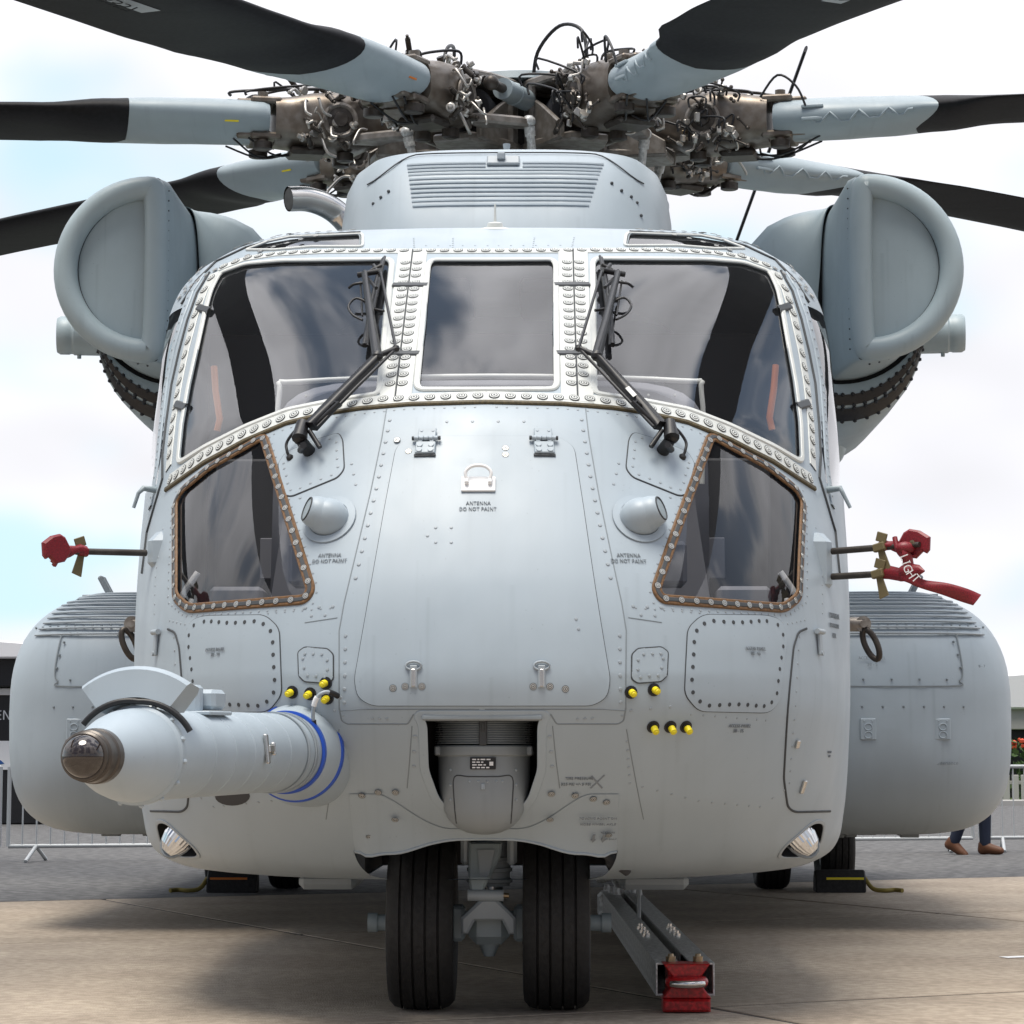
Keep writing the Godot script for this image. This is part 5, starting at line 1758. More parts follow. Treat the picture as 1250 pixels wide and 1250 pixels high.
func rotor() -> void:
	var base := Transform3D(Basis(Vector3.RIGHT, deg_to_rad(3.0)), RC)
	var hub := Node3D.new(); hub.name = "rotor_hub"; heli.add_child(hub, true); hub.transform = base
	var g := G.new()
	g.lathe(at(Vector3(0, -0.30, 0)), [Vector2(0.30, 0.0), Vector2(0.44, 0.03), Vector2(0.44, 0.12), Vector2(0.34, 0.15), Vector2(0.34, 0.42), Vector2(0.46, 0.45), Vector2(0.46, 0.53), Vector2(0.36, 0.56), Vector2(0.30, 0.64), Vector2(0.0, 0.66)], 42, true)
	part("hub_core", g, "hub_dark", hub)
	g = G.new()
	g.lathe(at(Vector3(0, 0.24, 0)), [Vector2(0.62, 0.0), Vector2(0.60, 0.05), Vector2(0.35, 0.11), Vector2(0.0, 0.13)], 42, true)
	part("hub_cap", g, "cuff", hub)
	g = G.new()
	g.cyl(Vector3(0, -1.2, 0), Vector3(0, -0.28, 0), 0.22, 0.26, 28)
	part("rotor_mast", g, "hub_dark", hub)
	g = G.new()
	g.lathe(at(Vector3(0, -0.74, 0)), [Vector2(0.4, 0), Vector2(0.80, 0.0), Vector2(0.84, 0.03), Vector2(0.84, 0.10), Vector2(0.78, 0.13), Vector2(0.4, 0.16)], 48, true)
	g.lathe(at(Vector3(0, -0.92, 0)), [Vector2(0.3, 0), Vector2(0.74, 0.0), Vector2(0.76, 0.04), Vector2(0.70, 0.12), Vector2(0.3, 0.14)], 48, true)
	part("swashplate", g, "hub_dark", hub)
	for k in 3: fit_meshes.append(fitting_cluster(100 + k))
	for k in 7:
		var phi := TAU * (k - 0.5) / 7.0
		var arm := Node3D.new(); arm.name = "rotor_arm"; heli.add_child(arm, true)
		arm.transform = base * at(Vector3(), Basis(Vector3.UP, phi))
		g = G.new()        # forked hub arm
		for sy in [-1, 1]:
			var pl := PackedVector2Array([Vector2(-0.20, 0.30), Vector2(0.20, 0.30), Vector2(0.24, 0.55), Vector2(0.20, 0.82), Vector2(0.13, 1.0), Vector2(-0.13, 1.0), Vector2(-0.20, 0.82), Vector2(-0.24, 0.55)])
			g.prism(pl, Transform3D(Basis(Vector3.RIGHT, Vector3(0, 0, 1), Vector3(0, -1, 0)), Vector3(0, sy * 0.20, 0)), 0.055, 0.012)
		for sx in [-1, 1]:
			g.box(at(Vector3(sx * 0.205, 0.0, 0.56), Basis(Vector3.UP, sx * 0.1)), Vector3(0.05, 0.40, 0.12), 0.015)
			g.prism(PackedVector2Array([Vector2(0.62, -0.21), Vector2(1.0, -0.21), Vector2(1.0, -0.12), Vector2(0.72, 0.05), Vector2(0.62, 0.10)]), Transform3D(Basis(Vector3(0, 0, 1), Vector3.UP, Vector3(-1, 0, 0)), Vector3(sx * 0.19, -0.01, 0)), 0.035, 0.008)
		part("hub_fork", g, "hub_grey", arm)
		g = G.new()
		for i in 5: g.lathe(Transform3D(Basis(Vector3.RIGHT, Vector3(0, 0, 1), Vector3(0, -1, 0)), Vector3(0, 0, 0.52 + i * 0.05)), [Vector2(0.10 + 0.012 * i, 0), Vector2(0.115 + 0.012 * i, 0.008), Vector2(0.115 + 0.012 * i, 0.03), Vector2(0.10 + 0.012 * i, 0.04)], 24, true)
		part("elastomeric_bearing", g, "well_dark", arm)
		g = G.new()        # spindle housing
		var rr := []
		for e in [[0.74, 0.10, 0.10], [0.92, 0.12, 0.11], [1.04, 0.17, 0.15], [1.12, 0.24, 0.19], [1.28, 0.26, 0.20], [1.42, 0.255, 0.19], [1.56, 0.24, 0.16], [1.66, 0.235, 0.15]]:
			var ring := PackedVector3Array()
			for i in 28:
				var a := TAU * i / 28.0
				ring.append(Vector3(e[1] * 0.9 * signf(cos(a)) * absf(cos(a)) ** 0.6, e[2] * signf(sin(a)) * absf(sin(a)) ** 0.6, e[0]))
			rr.append(ring)
		g.loft(rr)
		for sy in [-1, 1]: g.box(at(Vector3(0, sy * 0.115, 1.72)), Vector3(0.38, 0.045, 0.20), 0.012)
		for sx in [-1, 1]: g.cyl(Vector3(sx * 0.14, -0.17, 1.74), Vector3(sx * 0.14, 0.17, 1.74), 0.034, 0.034, 14)
		var sp := part("spindle_housing", g, "titanium", arm)
		for sx in [-1, 1]:
			g = G.new()
			var xf2 := Transform3D(Basis(Vector3(0, 1, 0), Vector3(sx, 0, 0), Vector3(0, 0, sx)), Vector3(sx * 0.236, -0.01, 1.25))
			g.lathe(xf2, [Vector2(0.115, 0), Vector2(0.115, 0.012), Vector2(0.10, 0.018), Vector2(0.088, 0.012), Vector2(0.08, 0.002)], 26, false)
			for q in 8: g.cyl(xf2 * Vector3(0.100 * cos(TAU * q / 8), 0.022, 0.100 * sin(TAU * q / 8)), xf2 * Vector3(0.100 * cos(TAU * q / 8), 0.034, 0.100 * sin(TAU * q / 8)), 0.011, 0.011, 6)
			part("bearing_flange", g, "hub_grey", sp)
			g = G.new(); g.lathe(xf2, [Vector2(0.082, 0.008), Vector2(0.05, 0.012), Vector2(0.045, 0.03), Vector2(0.0, 0.032)], 22, false)
			part("bearing_cover", g, "hub_dark", sp)
		g = G.new()
		for sx in [-1, 1]:
			g = G.new()
			g.lathe(at(Vector3(sx * 0.14, -0.205, 1.74)), [Vector2(0.05, 0), Vector2(0.062, 0.006), Vector2(0.062, 0.05)], 16, true)
			part("fold_pin", g, "hub_dark", arm)
			g = G.new(); g.lathe(at(Vector3(sx * 0.10, -0.26, 1.2)), [Vector2(0.03, 0), Vector2(0.055, 0.01), Vector2(0.055, 0.06)], 16, true)
			part("mount_foot", g, "hub_dark", arm)
		g = G.new(); g.box(at(Vector3(0.05, -0.20, 1.45)), Vector3(0.26, 0.05, 0.24), 0.02)
		part("fold_actuator", g, "hub_dark", arm)
		g = G.new()        # lag damper
		g.cyl(Vector3(0.30, 0.09, 0.55), Vector3(0.32, 0.09, 0.92), 0.068, 0.068, 20)
		g.cyl(Vector3(0.298, 0.09, 0.53), Vector3(0.30, 0.09, 0.55), 0.055, 0.066, 16)
		g.lathe(Transform3D(G.frame(Vector3(0.02, 0, 0.37)), Vector3(0.31, 0.09, 0.73)), [Vector2(0.068, 0), Vector2(0.073, 0.005), Vector2(0.073, 0.025), Vector2(0.068, 0.03)], 20, false)
		part("lag_damper", g, "cuff", arm)
		g = G.new()
		g.cyl(Vector3(0.32, 0.09, 0.92), Vector3(0.33, 0.09, 1.08), 0.03, 0.03, 12)
		g.cyl(Vector3(0.28, 0.09, 0.40), Vector3(0.298, 0.09, 0.53), 0.04, 0.04, 12)
		g.ball(Vector3(0.33, 0.09, 1.10), Vector3(0.05, 0.05, 0.05), 12)
		part("damper_rod", g, "hub_dark", arm)
		g = G.new()        # pitch horn and link
		g.prism(PackedVector2Array([Vector2(0.18, 0.98), Vector2(0.30, 0.92), Vector2(0.44, 0.80), Vector2(0.50, 0.84), Vector2(0.46, 0.94), Vector2(0.30, 1.14), Vector2(0.18, 1.18)]), Transform3D(Basis(Vector3.RIGHT, Vector3(0, 0, 1), Vector3(0, -1, 0)), Vector3(0, -0.13, 0)), 0.06, 0.014)
		part("pitch_horn", g, "hub_grey", arm)
		g = G.new()
		g.cyl(Vector3(0.47, -0.64, 0.72), Vector3(0.47, -0.14, 0.85), 0.027, 0.027, 14)
		for e in [[-0.60, 0.73], [-0.18, 0.84]]: g.cyl(Vector3(0.47, e[0] - 0.03, e[1] - 0.008), Vector3(0.47, e[0] + 0.03, e[1] + 0.008), 0.036, 0.036, 8)
		g.ball(Vector3(0.47, -0.12, 0.855), Vector3(0.045, 0.04, 0.045), 12)
		part("pitch_link", g, "galvanised", arm)
		for j in 3:
			var o := part(["fitting_cluster", "bracket_cluster", "cable_cluster"][j], fit_meshes[k % 3][j], null, arm, "stuff")
			if k % 2: o.scale.x = 1.0
		g = G.new()        # loose hoses across the fold hinge
		var r2 := RandomNumberGenerator.new(); r2.seed = 50 + k
		for i in 3:
			var a := Vector3(r2.randf_range(-0.2, 0.2), 0.2, r2.randf_range(0.9, 1.3)); var b := Vector3(r2.randf_range(-0.18, 0.18), 0.15, r2.randf_range(1.55, 1.95))
			g.tube(curve([a, a + Vector3(0, r2.randf_range(0.03, 0.09), 0.03), a.lerp(b, 0.6) + Vector3(r2.randf_range(-0.1, 0.1), r2.randf_range(0.03, 0.08), 0), b + Vector3(0, 0.03, -0.02), b], 5), r2.randf_range(0.006, 0.010), 6)
		for i in 3:
			var a := Vector3(r2.randf_range(-0.1, 0.2), -0.18, r2.randf_range(1.3, 1.6)); var b := Vector3(r2.randf_range(-0.2, 0.2), -0.13, r2.randf_range(1.8, 2.0))
			g.tube(curve([a, a.lerp(b, 0.5) + Vector3(0, -0.07, 0), b], 5), 0.007, 6)
		if k == 1 or k == 0:
			var h := 0.36 if k == 1 else 0.24
			var x := -0.18
			g.tube(curve([Vector3(x, 0.18, 0.55), Vector3(x, 0.18 + h * 0.6, 0.62), Vector3(x + 0.08, 0.18 + h, 0.78), Vector3(x + 0.14, 0.18 + h * 0.8, 0.98), Vector3(x + 0.14, 0.24, 1.05)], 6), 0.012, 8)
		part("hydraulic_hose", g, "black", arm)
		g = G.new()
		for i in 4: g.box(at(Vector3(r2.randf_range(-0.25, 0.25), r2.randf_range(-0.15, 0.22), r2.randf_range(0.9, 1.4))), Vector3(0.035, 0.022, 0.03), 0.004)
		part("marker_tag", g, ["yellow", "orange", "bronze"][k % 3], arm)

		# the blade
		var bl := Node3D.new(); bl.name = "rotor_blade"; heli.add_child(bl, true)
		bl.transform = arm.transform
		g = G.new()
		var cuff_rings := [blade_ring(1.70), blade_ring(1.74)]
		for q in 12: cuff_rings.append(blade_ring(1.80 + 0.80 * q / 11.0, smoothstep(0.0, 1.0, q / 11.0)))
		g.loft(cuff_rings)
		part("root_cuff", g, "cuff", bl)
		g = G.new()
		var secs := []
		for q in 14: secs.append(blade_ring(2.603 + 1.0 * q / 13.0, 1.0 - smoothstep(0.3, 1.0, q / 13.0)))
		for r in [4.0, 5.0, 6.0, 7.5, 9.0, 10.5, 11.6, 12.0]: secs.append(blade_ring(r))
		g.loft(secs)
		part("blade_skin", g, "blade_black", bl)
		g = G.new()
		for sy in [-1, 1]: g.box(at(Vector3(0, sy * 0.10, 1.80)), Vector3(0.32, 0.05, 0.22), 0.012)
		part("blade_lug", g, "titanium", bl)
		# heater cable along the cuff, trailing side
		g = G.new()
		var pth := []
		for i in 22:
			var r := 1.95 + 0.66 * i / 21.0
			var ring := blade_ring(r)
			var idx := clampi(roundi(ring.size() * (0.55 + 0.035 * sin(i * 1.1))), 0, ring.size() - 1)
			pth.append(ring[idx])
		g.tube(pth, 0.009, 6)
		g.box(at(Vector3(-0.27, 0.03, 1.96)), Vector3(0.03, 0.02, 0.14), 0.005); g.box(at(Vector3(-0.27, -0.05, 1.96)), Vector3(0.03, 0.02, 0.14), 0.005)
		part("heater_cable", g, "cuff", bl)
		g = G.new(); g.tube(curve([Vector3(-0.2, 0.12, 1.62), Vector3(-0.27, 0.24, 1.74), Vector3(-0.29, 0.16, 1.86), Vector3(-0.28, 0.03, 1.92)], 5), 0.008, 6)
		part("heater_hose", g, "black", bl)
		var q := blade_ring(1.95)
		g = G.new()
		var m := q[int(q.size() * 0.94)]
		g.box(at(m + Vector3(0.002, 0, 0.0), Basis(Vector3(0, 0, 1), -0.3)), Vector3(0.006, 0.012, 0.09), 0.002)
		part("index_mark", g, "orange" if k == 0 else "yellow", bl)
		if k == 0 or k == 1:       # the serial strip under the blade
			g = G.new()
			var rows := []
			for i in 7:
				var r := 4.05 + 1.3 * i / 6.0
				var pitch := deg_to_rad(5.0 - 0.75 * r)
				var y := -0.0045 * (r - 1.2) ** 2
				var row := PackedVector3Array()
				for x in [-0.21, -0.15, -0.09]:
					var af := 0.0
					var t: float = 0.27 - x / 0.93
					af = -5.0 * 0.115 * 0.93 * (0.2969 * sqrt(t) - 0.126 * t - 0.3516 * t * t + 0.2843 * t ** 3 - 0.1015 * t ** 4) + 0.012 * 0.93 * sin(PI * t)
					var p2 := Vector2(x, af * 1.004 - 0.003).rotated(pitch)
					row.append(Vector3(p2.x, p2.y + y, r))
				rows.append(row)
			g.loft(rows, false, false, false)
			part("serial_strip", g, "paint_dull", bl)
			var r := 4.42
			var pitch := deg_to_rad(5.0 - 0.75 * r)
			var p2 := Vector2(-0.15, -0.052).rotated(pitch)
			lettering("XS 3357", 0.13, "blade_black", Transform3D(Basis(Vector3(0, 0, 1), Vector3(1, 0, 0), Vector3(0, 1, 0)).rotated(Vector3(0, 0, 1), PI) if false else Basis(Vector3(0, 0, -1), Vector3(-cos(pitch), -sin(pitch), 0), Vector3(sin(pitch), -cos(pitch), 0)) * Basis.from_scale(Vector3(1, 1, 1)), Vector3(p2.x, p2.y - 0.0045 * (r - 1.2) ** 2 - 0.008, r)), bl)

func tail() -> void:
	var g := G.new()
	var rings := []
	for e in [[0.0, 3.6, -17.0, 2.6, 0.22], [0.75, 5.4, -18.8, 2.3, 0.18], [1.45, 7.0, -19.8, 1.7, 0.14], [1.6, 7.5, -20.1, 1.3, 0.08]]:
		var r := PackedVector3Array()
		for i in 20:
			var a := TAU * i / 20
			r.append(Vector3(e[0] + e[4] * sin(a), e[1], e[2] + e[3] / 2 * cos(a)))
		rings.append(r)
	g.loft(rings)
	part("tail_pylon", g, "paint", heli)
	g = G.new()
	var c := Vector3(2.35, 6.75, -20.2)
	var n := Vector3(cos(deg_to_rad(20)), -sin(deg_to_rad(20)), 0)
	g.cyl(c - n * 0.9, c, 0.16, 0.13, 16)
	var o := part("tail_rotor_hub", g, "hub_dark", heli)
	var up := Vector3(sin(deg_to_rad(20)), cos(deg_to_rad(20)), 0)
	var fw := n.cross(up)
	for k in 4:
		var a := deg_to_rad(58.0) + TAU * k / 4
		var d := up * cos(a) + fw * sin(a)
		if k == 0: d = (up * 0.72 + fw * 0.6).normalized()
		var t := d.cross(n)
		g = G.new()
		var rr := []
		for e in [[0.25, 0.1], [0.6, 0.30], [2.9, 0.30], [3.05, 0.2]]:
			var r := PackedVector3Array()
			for i in 12:
				var b := TAU * i / 12
				r.append(c + d * e[0] + t * (e[1] / 2 * cos(b)) + n * (0.02 * sin(b)))
			rr.append(r)
		g.loft(rr)
		part("tail_rotor_blade", g, "blade_black", o)
	g = G.new()
	g.box(at(Vector3(-1.6, 5.6, -19.0)), Vector3(3.0, 0.12, 1.1), 0.05)
	part("tailplane", g, "paint", heli)

# ---------------------------------------------------------------- things around the helicopter
func ground() -> void:
	var g := G.new()
	g.smooth(false)
	g.quad(Vector3(-400, -0.004, 60), Vector3(400, -0.004, 60), Vector3(400, -0.004, -900), Vector3(-400, -0.004, -900))
	var base := part("ground", g, "joint", self); base.set_meta("kind", "structure")
	# concrete apron laid in slabs on a turned grid
	var a := on_ground(0, 1152); var b := on_ground(1250, 1112)
	var e := Vector3(b.x - a.x, 0, b.z - a.z).normalized()
	var f := Vector3(e.z, 0, -e.x)                       # away from the camera
	if f.z > 0: f = -f
	var o := on_ground(862, 1229)
	var rows := [-12.4, -8.3, -4.15, 0.0, (a - o).dot(f), (on_ground(600, 1086) - o).dot(f)]
	var ap := Node3D.new(); ap.name = "apron"; add_child(ap, true); ap.set_meta("kind", "structure")
	for j in rows.size() - 1:
		for i in range(-5, 5):
			var r0: float = rows[j]; var r1: float = rows[j + 1]
			g = G.new()
			var p := o + e * (4.1 * (i + 0.5)) + f * ((r0 + r1) / 2)
			g.box(Transform3D(Basis(e, Vector3.UP, e.cross(Vector3.UP)), p + Vector3(0, -0.1 + rng.randf_range(-0.001, 0.001), 0)), Vector3(4.1 - 0.034, 0.2, r1 - r0 - 0.034), 0.003)
			part("concrete_slab", g, "concrete%d" % rng.randi_range(0, 2), ap)
	g = G.new()
	g.smooth(false)
	var far_r: float = rows[-1]
	var q := o + f * (far_r + 0.01)
	g.quad(q - e * 120, q + e * 120, q + e * 120 + f * 26, q - e * 120 + f * 26)
	var asph := part("taxiway", g, "asphalt", self); asph.set_meta("kind", "structure")
	g = G.new()
	var gr := q + f * 26
	g.box(Transform3D(Basis(e, Vector3.UP, e.cross(Vector3.UP)), gr + Vector3(0, 0.05, 0)), Vector3(240, 0.14, 0.3), 0.02)
	part("kerb", g, "kerb", self).set_meta("kind", "structure")
	g = G.new()
	g.smooth(false)
	g.quad(gr - e * 200 + Vector3(0, 0.02, 0), gr + e * 200 + Vector3(0, 0.02, 0), gr + e * 400 + f * 600 + Vector3(0, 0.02, 0), gr - e * 400 + f * 600 + Vector3(0, 0.02, 0))
	part("grass", g, "grass", self).set_meta("kind", "structure")
	g = G.new()       # a chip of white paint on the concrete
	var wp := on_ground(1242, 1169)
	g.box(at(wp + Vector3(0, 0.004, 0), Basis(Vector3.UP, 0.45)), Vector3(0.16, 0.002, 0.07))
	part("paint_mark", g, "white", self).set_meta("kind", "structure")

func tow_bar() -> void:
	var front := on_ground(838, 1236)
	var back := on_ground(757, 1082, 0.2)
	var d := (front - Vector3(back.x, 0, back.z)); d.y = 0
	var L := d.length()
	var dir := d.normalized()
	var root := thing("tow_bar", "galvanised steel aircraft tow bar with a red hitch lying beside the nose wheels", "tow bar", front, atan2(dir.x, dir.z))
	var ty := 0.115
	for s in [-1, 1]:
		var g := G.new()
		var x: float = s * 0.064
		var w := 0.088; var h := 0.112; var th := 0.007
		for k in [[0, h / 2, w, th], [0, -h / 2, w, th], [s * (w / 2 - th / 2), 0, th, h - th]]:
			g.box(at(Vector3(x + k[0], ty + k[1], -L / 2 - 0.05)), Vector3(k[2], k[3], L), 0.001)
		g.box(at(Vector3(x - s * (w / 2 - th / 2), ty, -L / 2 - 0.35)), Vector3(th, h - th, L - 0.6), 0.001)
		var o := part("beam", g, "galvanised", root)
		g = G.new()
		for z in [-1.4, -1.62, -1.84]:
			g.cyl(Vector3(x, ty + h / 2 + 0.003, z), Vector3(x, ty + h / 2 + 0.018, z), 0.017, 0.017, 6)
			g.cyl(Vector3(x, ty + h / 2 + 0.018, z), Vector3(x, ty + h / 2 + 0.030, z), 0.010, 0.010, 8)
		part("bolt_row", g, "steel", o)
		g = G.new()
		g.cyl(Vector3(x - s * 0.014, ty + h / 2, -0.09), Vector3(x - s * 0.014, ty + h / 2 + 0.024, -0.09), 0.019, 0.019, 6)
		g.cyl(Vector3(x - s * 0.014, ty + h / 2 + 0.024, -0.09), Vector3(x - s * 0.014, ty + h / 2 + 0.034, -0.09), 0.012, 0.010, 10)
		part("hex_bolt", g, "bronze", o)
	var g := G.new()
	g.prism(PackedVector2Array([Vector2(-0.085, 0.176), Vector2(0.085, 0.176), Vector2(0.046, 0.122), Vector2(-0.046, 0.122)]), at(Vector3(0, 0.0, -0.04)), 0.14, 0.004)
	g.prism(PackedVector2Array([Vector2(-0.046, 0.122), Vector2(0.046, 0.122), Vector2(0.05, 0.105), Vector2(-0.05, 0.105)]), at(Vector3(0, 0, -0.06)), 0.12, 0.003)
	g.prism(PackedVector2Array([Vector2(-0.05, 0.105), Vector2(0.05, 0.105), Vector2(0.09, 0.052), Vector2(-0.09, 0.052)]), at(Vector3(0, 0.0, -0.04)), 0.13, 0.004)
	g.prism(PackedVector2Array([Vector2(-0.086, 0.05), Vector2(0.086, 0.05), Vector2(0.086, 0.004), Vector2(-0.086, 0.004)]), at(Vector3(0, 0, -0.03)), 0.12, 0.008)
	g.box(at(Vector3(-0.055, 0.115, -0.1)), Vector3(0.02, 0.10, 0.2), 0.003)
	var hp := part("hitch_plate", g, "red_paint", root)
	g = G.new()
	g.torus(range(28).map(func(k): return Vector3(0.058 * cos(TAU * k / 28), 0.112, 0.02 + 0.048 * sin(TAU * k / 28))), 0.021, 12)
	part("tow_ring", g, "red_paint", hp)
	g = G.new()
	g.tube(range(12).map(func(k): return Vector3(0.060 * cos(PI * (0.15 + 0.7 * k / 11.0)), 0.108, 0.031 + 0.048 * sin(PI * (0.15 + 0.7 * k / 11.0)))), 0.0155, 10)
	part("worn_edge", g, "steel", hp)
	g = G.new()
	for s in [-1, 1]:
		for k in 3:
			g.cyl(Vector3(s * 0.06 + 0.02 * (k - 1), 0.18, -L + 0.1 + k * 0.2), Vector3(s * 0.06 + 0.02 * (k - 1), 0.215, -L + 0.1 + k * 0.2), 0.02, 0.014, 8)
	g.box(at(Vector3(0, 0.10, -L + 0.1)), Vector3(0.26, 0.14, 0.3), 0.02)
	g.tube([Vector3(-0.02, 0.2, -L + 0.5), Vector3(-0.05, 0.26, -L + 0.3), Vector3(-0.12, 0.24, -L + 0.05)], 0.02, 8)
	part("steering_head", g, "galvanised", root)

func chock(s: float, label: String) -> void:
	var p := on_ground(282 if s < 0 else 1027, 1090)
	var root := thing("wheel_chock", label, "wheel chock", p, 0.0, "chocks at the main wheels")
	var g := G.new()
	g.prism(PackedVector2Array([Vector2(-0.10, 0.0), Vector2(0.10, 0.0), Vector2(0.085, 0.10), Vector2(0.035, 0.155), Vector2(-0.035, 0.155), Vector2(-0.085, 0.10)]), at(Vector3(0, 0, -0.1), Basis(Vector3.UP, PI / 2)), 0.35, 0.01)
	part("block", g, "rubber", root)
	g = G.new(); g.box(at(Vector3(-0.02 if s < 0 else 0.03, 0.098, -0.014), Basis(Vector3.RIGHT, -0.15)), Vector3(0.26, 0.016, 0.004))
	part("stripe", g, "orange" if s < 0 else "yellow", root)
	g = G.new()
	g.tube(curve([Vector3(s * 0.17, 0.10, -0.05), Vector3(s * 0.22, 0.03, 0.0), Vector3(s * 0.30, 0.018, 0.02), Vector3(s * 0.37, 0.02, -0.02), Vector3(s * 0.42, 0.018, 0.03)], 5), 0.016, 8)
	part("rope", g, "rope", root)

func pitot_cover(key: String, s: float, label: String, up: bool) -> void:
	var a: Vector3 = cover_at[key][0]; var b: Vector3 = cover_at[key][1]
	var d := (b - a).normalized()
	var L := a.distance_to(b)
	var base := a + d * L * (0.58 if s < 0 else 0.46)
	var root := thing("pitot_cover", label, "pitot cover", base)
	var bx := Basis(d, Vector3.UP - d * d.y, d.cross(Vector3.UP)).orthonormalized()
	root.basis = bx
	var W := L * 0.46
	var g := G.new()
	var rings := []
	var prof := [[0.0, 0.018, 0.016], [0.12, 0.021, 0.016], [0.22, 0.014, 0.014], [0.34, 0.020, 0.012], [0.46, 0.024, 0.010]] if up else [[0.0, 0.018, 0.016], [0.25, 0.024, 0.014], [0.5, 0.024, 0.014], [0.7, 0.030, 0.014], [0.9, 0.018, 0.010], [1.02, 0.003, 0.003]]
	for e in prof:
		var r := PackedVector3Array()
		for i in 18:
			var t := TAU * i / 18
			var k := 1.0 + 0.10 * sin(5.0 * t + e[0] * 7.0)
			r.append(Vector3(W * e[0], e[1] * k * sin(t) + 0.006 * sin(e[0] * 9.0), e[2] * k * cos(t) + 0.003 * sin(e[0] * 14.0)))
		rings.append(r)
	g.loft(rings)
	part("sleeve", g, "red_cloth", root)
	if up:       # the flat pouch at the end, two layers of cloth
		g = G.new()
		var pouch := PackedVector2Array([Vector2(0.40, 0.014), Vector2(0.50, 0.046), Vector2(0.62, 0.058), Vector2(0.80, 0.050), Vector2(1.0, 0.024), Vector2(0.985, -0.022), Vector2(0.93, -0.034), Vector2(0.86, -0.026), Vector2(0.72, -0.050), Vector2(0.52, -0.042), Vector2(0.40, -0.014)])
		for i in pouch.size(): pouch[i].x *= W
		g.prism(pouch, at(Vector3(0, 0.002, 0), Basis(Vector3.UP, 0.12)), 0.024, 0.007)
		var crease := PackedVector2Array([Vector2(0.46, -0.01), Vector2(0.62, -0.036), Vector2(0.78, -0.036), Vector2(0.70, -0.048), Vector2(0.52, -0.040)])
		for i in crease.size(): crease[i].x *= W
		g.prism(crease, at(Vector3(0, 0.0, 0.012), Basis(Vector3.UP, 0.10)), 0.014, 0.004)
		part("pouch", g, "red_cloth", root)
	if up:
		g = G.new()
		g.lathe(at(Vector3(W * 0.72, 0.006, 0.006), Basis(Vector3.RIGHT, PI / 2)), [Vector2(0.004, 0), Vector2(0.011, 0), Vector2(0.011, 0.003), Vector2(0.005, 0.004)], 14, true)
		part("eyelet", g, "bronze", root)
		g = G.new()
		g.tube(curve([Vector3(W * 0.40, 0.03, 0.02), Vector3(W * 0.5, -0.02, 0.03), Vector3(W * 0.62, -0.05, 0.02)], 4), 0.010, 6)
		part("fold", g, "red_cloth", root)
	g = G.new()
	g.box(at(Vector3(W * 0.10, 0.035, 0.012), Basis(Vector3(0, 0, 1), -0.3)), Vector3(0.045, 0.035, 0.006), 0.002)
	g.box(at(Vector3(W * 0.06, 0.0, 0.016), Basis(Vector3(0, 0, 1), 0.2)), Vector3(0.05, 0.03, 0.02), 0.004)
	g.prism(PackedVector2Array([Vector2(-0.012, 0), Vector2(0.012, 0), Vector2(0.022, -0.075), Vector2(-0.018, -0.08)]), at(Vector3(W * 0.08, -0.01, 0.012), Basis(Vector3(0, 0, 1), 0.25)), 0.006)
	part("strap", g, "olive_strap", root)

func streamer() -> void:
	var z: float = (cover_at["1.0673"][0].z + cover_at["1.0673"][1].z) / 2.0 + 0.06
	var pt := func(px: float, py: float, dz: float) -> Vector3: return on_z(px, py, z + dz)
	var root := thing("warning_streamer", "red warning streamer with white letters knotted round the covers on the right", "streamer", pt.call(1108, 668, 0.0))
	var bands := [[[1101, 671], [1112, 676]], [[1101, 678], [1114, 680]], [[1102, 688], [1117, 694]], [[1100, 706], [1124, 705]], [[1110, 712], [1130, 708]], [[1124, 718], [1136, 709]], [[1150, 726], [1158, 712]], [[1172, 734], [1182, 719]], [[1188, 739], [1198, 726]]]
	var g := G.new()
	var rows := []
	for i in bands.size():
		var a: Vector3 = pt.call(bands[i][0][0], bands[i][0][1], 0.035 + 0.008 * sin(i * 1.7)) - root.position
		var b: Vector3 = pt.call(bands[i][1][0], bands[i][1][1], 0.035 + 0.008 * cos(i * 1.9)) - root.position
		rows.append([a, b])
	var A := curve(rows.map(func(r): return r[0]), 4); var B := curve(rows.map(func(r): return r[1]), 4)
	var rings := []
	for i in A.size():
		var r := PackedVector3Array()
		for k in 5: r.append(A[i].lerp(B[i], k / 4.0) + Vector3(0, 0, 0.006 * sin(k / 4.0 * PI)))
		for k in 5: r.append(A[i].lerp(B[i], 1.0 - k / 4.0) + Vector3(0, 0, -0.003))
		rings.append(r)
	g.loft(rings)
	part("ribbon", g, "red_cloth", root)
	g = G.new()
	g.ball(pt.call(1105, 669, 0.02) - root.position, Vector3(0.036, 0.024, 0.022), 12)
	g.ball(pt.call(1108, 697, 0.02) - root.position, Vector3(0.034, 0.026, 0.022), 12)
	part("knot", g, "red_cloth", root)
	var letters := [["L", 1104, 680, 1.2], ["I", 1106, 687, 1.25], ["G", 1108, 694, 1.2], ["H", 1112, 701, 1.0], ["T", 1118, 706, 0.85]]
	for l in letters:
		var o := MeshInstance3D.new(); o.name = "lettering"
		o.mesh = text_mesh(l[0], 0.042, "white", 0.003)
		o.transform = at(pt.call(l[1], l[2], 0.066) - root.position, Basis(Vector3(0, 0, 1), -l[3]))
		root.add_child(o, true)

